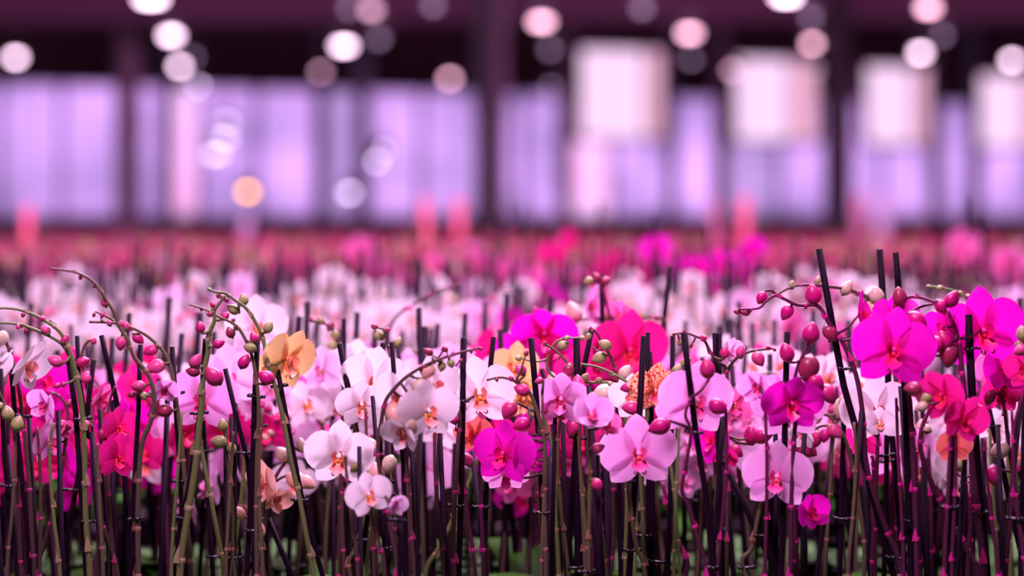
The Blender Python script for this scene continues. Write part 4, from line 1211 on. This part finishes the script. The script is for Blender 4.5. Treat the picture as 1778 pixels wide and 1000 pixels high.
TALL = [(1236, 6.6, 'magenta', 1.20, 'tall blurred magenta orchid, the darkest big blob, below the second window'),
        (1122, 6.3, 'magenta', 1.13, 'blurred magenta orchid patch left of the big dark magenta blob'),
        (1025, 7.2, 'cerise', 1.19, 'small blurred crimson orchid patch below the first window'),
        (690, 7.5, 'pink', 1.18, 'blurred pink orchid patch left of the dark pillar foot'),
        (868, 7.0, 'pink', 1.17, 'blurred hot pink orchid just right of the dark pillar foot'),
        (932, 7.4, 'pink', 1.18, 'blurred hot pink orchid between dark pillar and first window'),
        (1690, 7.0, 'pink', 1.20, 'tall blurred pink orchid, left of two at the right edge'),
        (1745, 7.3, 'pink', 1.22, 'tall blurred pink orchid, right of two at the right edge')]
for n, (px, d, var, s, lab) in enumerate(TALL):
    back_orchid((px - 889) / F * d, d, var, n % 4, 9000 + n, 19, s, lab)
N_BACK = 300 - N_FRONT[0] - len(TALL)
cnt, y, row = 0, 4.12, 0
while cnt < N_BACK:
    half = 889 / F * y + 0.03
    x = -half + (row % 2) * .06 + rnd.uniform(0, .03)
    while x < half and cnt < N_BACK:
        xx, yy = x + rnd.uniform(-.012, .012), y + rnd.uniform(-.012, .012)
        back_orchid(xx, yy, row_variety(889 + xx / yy * F, yy, rnd), rnd.randrange(4), cnt + 500, row)
        cnt += 1
        x += .125 if y < 4.9 else .15
    y += .125 if y < 4.9 else .15; row += 1
    if 4.72 < y < 5.0: y = 5.5                      # the gap between two bench sections
Y_FAR = y


# ------------------------------------------------------------------ the crop beyond: thousands of plants, one mass
def far_crop(y0, y1):
    r = random.Random(99)
    vs = list(PAL)
    g = Geo()
    mats = [PET[k] for k in vs] + [M['stake'], STEM['olive'], M['leaf'], BUD['dark'], BUD['rose'], BUD['green']]
    iS, iT, iL, iB = len(vs), len(vs) + 1, len(vs) + 2, len(vs) + 3
    fan = [(0, 0), (.10, .14), (.34, .30), (.50, .12), (.46, -.08), (.22, -.16)]
    tri = [(0, .02), (-.15, .25), (0, .47), (.15, .25)]
    low = [(0, 0), (.10, -.20), (.30, -.36), (.04, -.16)]
    y = y0
    while y < y1:
        step = .13 + .011 * (y - y0)
        half = 889 / F * y + .15
        x = -half + r.uniform(0, step)
        while x < half:
            px = 889 + x / y * F
            var = row_variety(px, y, r)
            mi = vs.index(var)
            h = r.uniform(.48, .60)
            if r.random() < .45 or y < 9:
                v, f, u = tube_geo([Vector((x, y, BENCH + .004)), Vector((x + r.uniform(-.05, .05), y, BENCH + h))], [.006, .0055], 3)
                g.add(v, f, u, iS)
            v, f, u = tube_geo([Vector((x + .02, y, BENCH + .1)), Vector((x + .03, y - .02, BENCH + .35)), Vector((x + r.uniform(-.12, .12), y - .06, BENCH + h - .04))], [.004, .003, .002], 3)
            g.add(v, f, u, iT)
            for k in range(2):
                a = r.uniform(0, 6.28)
                p = Vector((x, y, BENCH + .12)); e = Vector((math.cos(a), math.sin(a), .3)) * .2; w = Vector((-math.sin(a), math.cos(a), 0)) * .045
                g.add([p - w * .4, p + w * .4, p + e * .6 + w, p + e, p + e * .6 - w], [(0, 1, 2, 3, 4)], [(.5, .2)] * 5, iL)
            for k in range(r.choice((0, 0, 1, 2, 2)) if y < 9.5 else r.choice((0, 0, 1, 2, 3))):
                c = Vector((x + r.uniform(-.07, .07), y - .05 + r.uniform(-.05, .03), BENCH + h - r.uniform(.02, .20)))
                s = r.uniform(.075, .10)
                mt = Matrix.Translation(c) @ orient(r.uniform(-50, 50), r.uniform(-10, 30), r.uniform(-20, 20)) @ Matrix.Scale(s, 4)
                for sg in (1, -1):
                    pts = [(sg * a, -.03 - .06 * abs(a), b) for a, b in fan]
                    g.add(pts, [tuple(range(6))], [(.5, .5 + .4 * abs(a)) for a, b in fan], mi, mt)
                    g.add([(sg * a, .01, b) for a, b in low], [tuple(range(4))], [(.5, .6)] * 4, mi, mt)
                g.add([(a, .01, b) for a, b in tri], [tuple(range(4))], [(.5, .6)] * 4, mi, mt)
            for k in range(2 if y < 8.5 else 7):
                c = Vector((x + r.uniform(-.16, .16), y - .06 + r.uniform(-.05, .05), BENCH + h - r.uniform(-.04, .10)))
                v, f, u = tube_geo([c, c + Vector((.004, 0, .022))], [.010, .004], 4)
                g.add(v, f, u, iB + r.choice((0, 0, 0, 1, 2)))
            x += step * r.uniform(.8, 1.2)
        y += step
    o = obj('distant_orchids', g.mesh('distant_orchids', mats, False))
    o['kind'] = 'stuff'
    tag(o, 'mass of strongly blurred orchids filling the bench to the far wall', 'orchids')
far_crop(Y_FAR, 31.0)

# red and pink row markers standing up out of the far crop
mm = {'r': plain('marker_red', (1.0, 0.13, 0.26), 0.5), 'p': plain('marker_pink', (0.75, 0.22, 0.38), 0.5), 'l': plain('marker_lilac', (0.70, 0.45, 0.72), 0.5)}
for px, yt, d, w, k, lab in ((48, 358, 13, .035, 'r', 'red row marker standing in the far flowers at the left edge'),
                             (739, 345, 15, .045, 'r', 'red row marker, left of the two beside the dark pillar'),
                             (797, 345, 15, .045, 'r', 'red row marker, right of the two beside the dark pillar'),
                             (1293, 342, 15, .05, 'r', 'red row marker below the second bright window'),
                             (1240, 345, 17, .05, 'p', 'dull pink row marker left of the red one below the second window'),
                             (1532, 335, 17, .08, 'l', 'lilac row marker below the third bright window'),
                             (1492, 335, 17, .06, 'p', 'dull pink row marker beside the right pillar foot'),
                             (428, 372, 17, .06, 'l', 'pale row marker under the amber lamp')):
    t = P(px, yt, d)
    rt = empty('row_marker', (t.x, t.y, BENCH))
    tag(rt, lab, 'marker', 'row markers in the far crop')
    hh = t.z - BENCH
    obj('post', mesh('post', *tube_geo([Vector((0, .006, 0)), Vector((0, .006, hh))], [.006, .006], 6)[:2], M['clip']), rt)
    v, f = box_geo(-w / 2, w / 2, -.003, .003, hh - .28, hh)
    pl = obj('plate', mesh('plate', v, f, mm[k], smooth=False), rt)
    bv = pl.modifiers.new('bevel', 'BEVEL'); bv.width = .002; bv.segments = 2
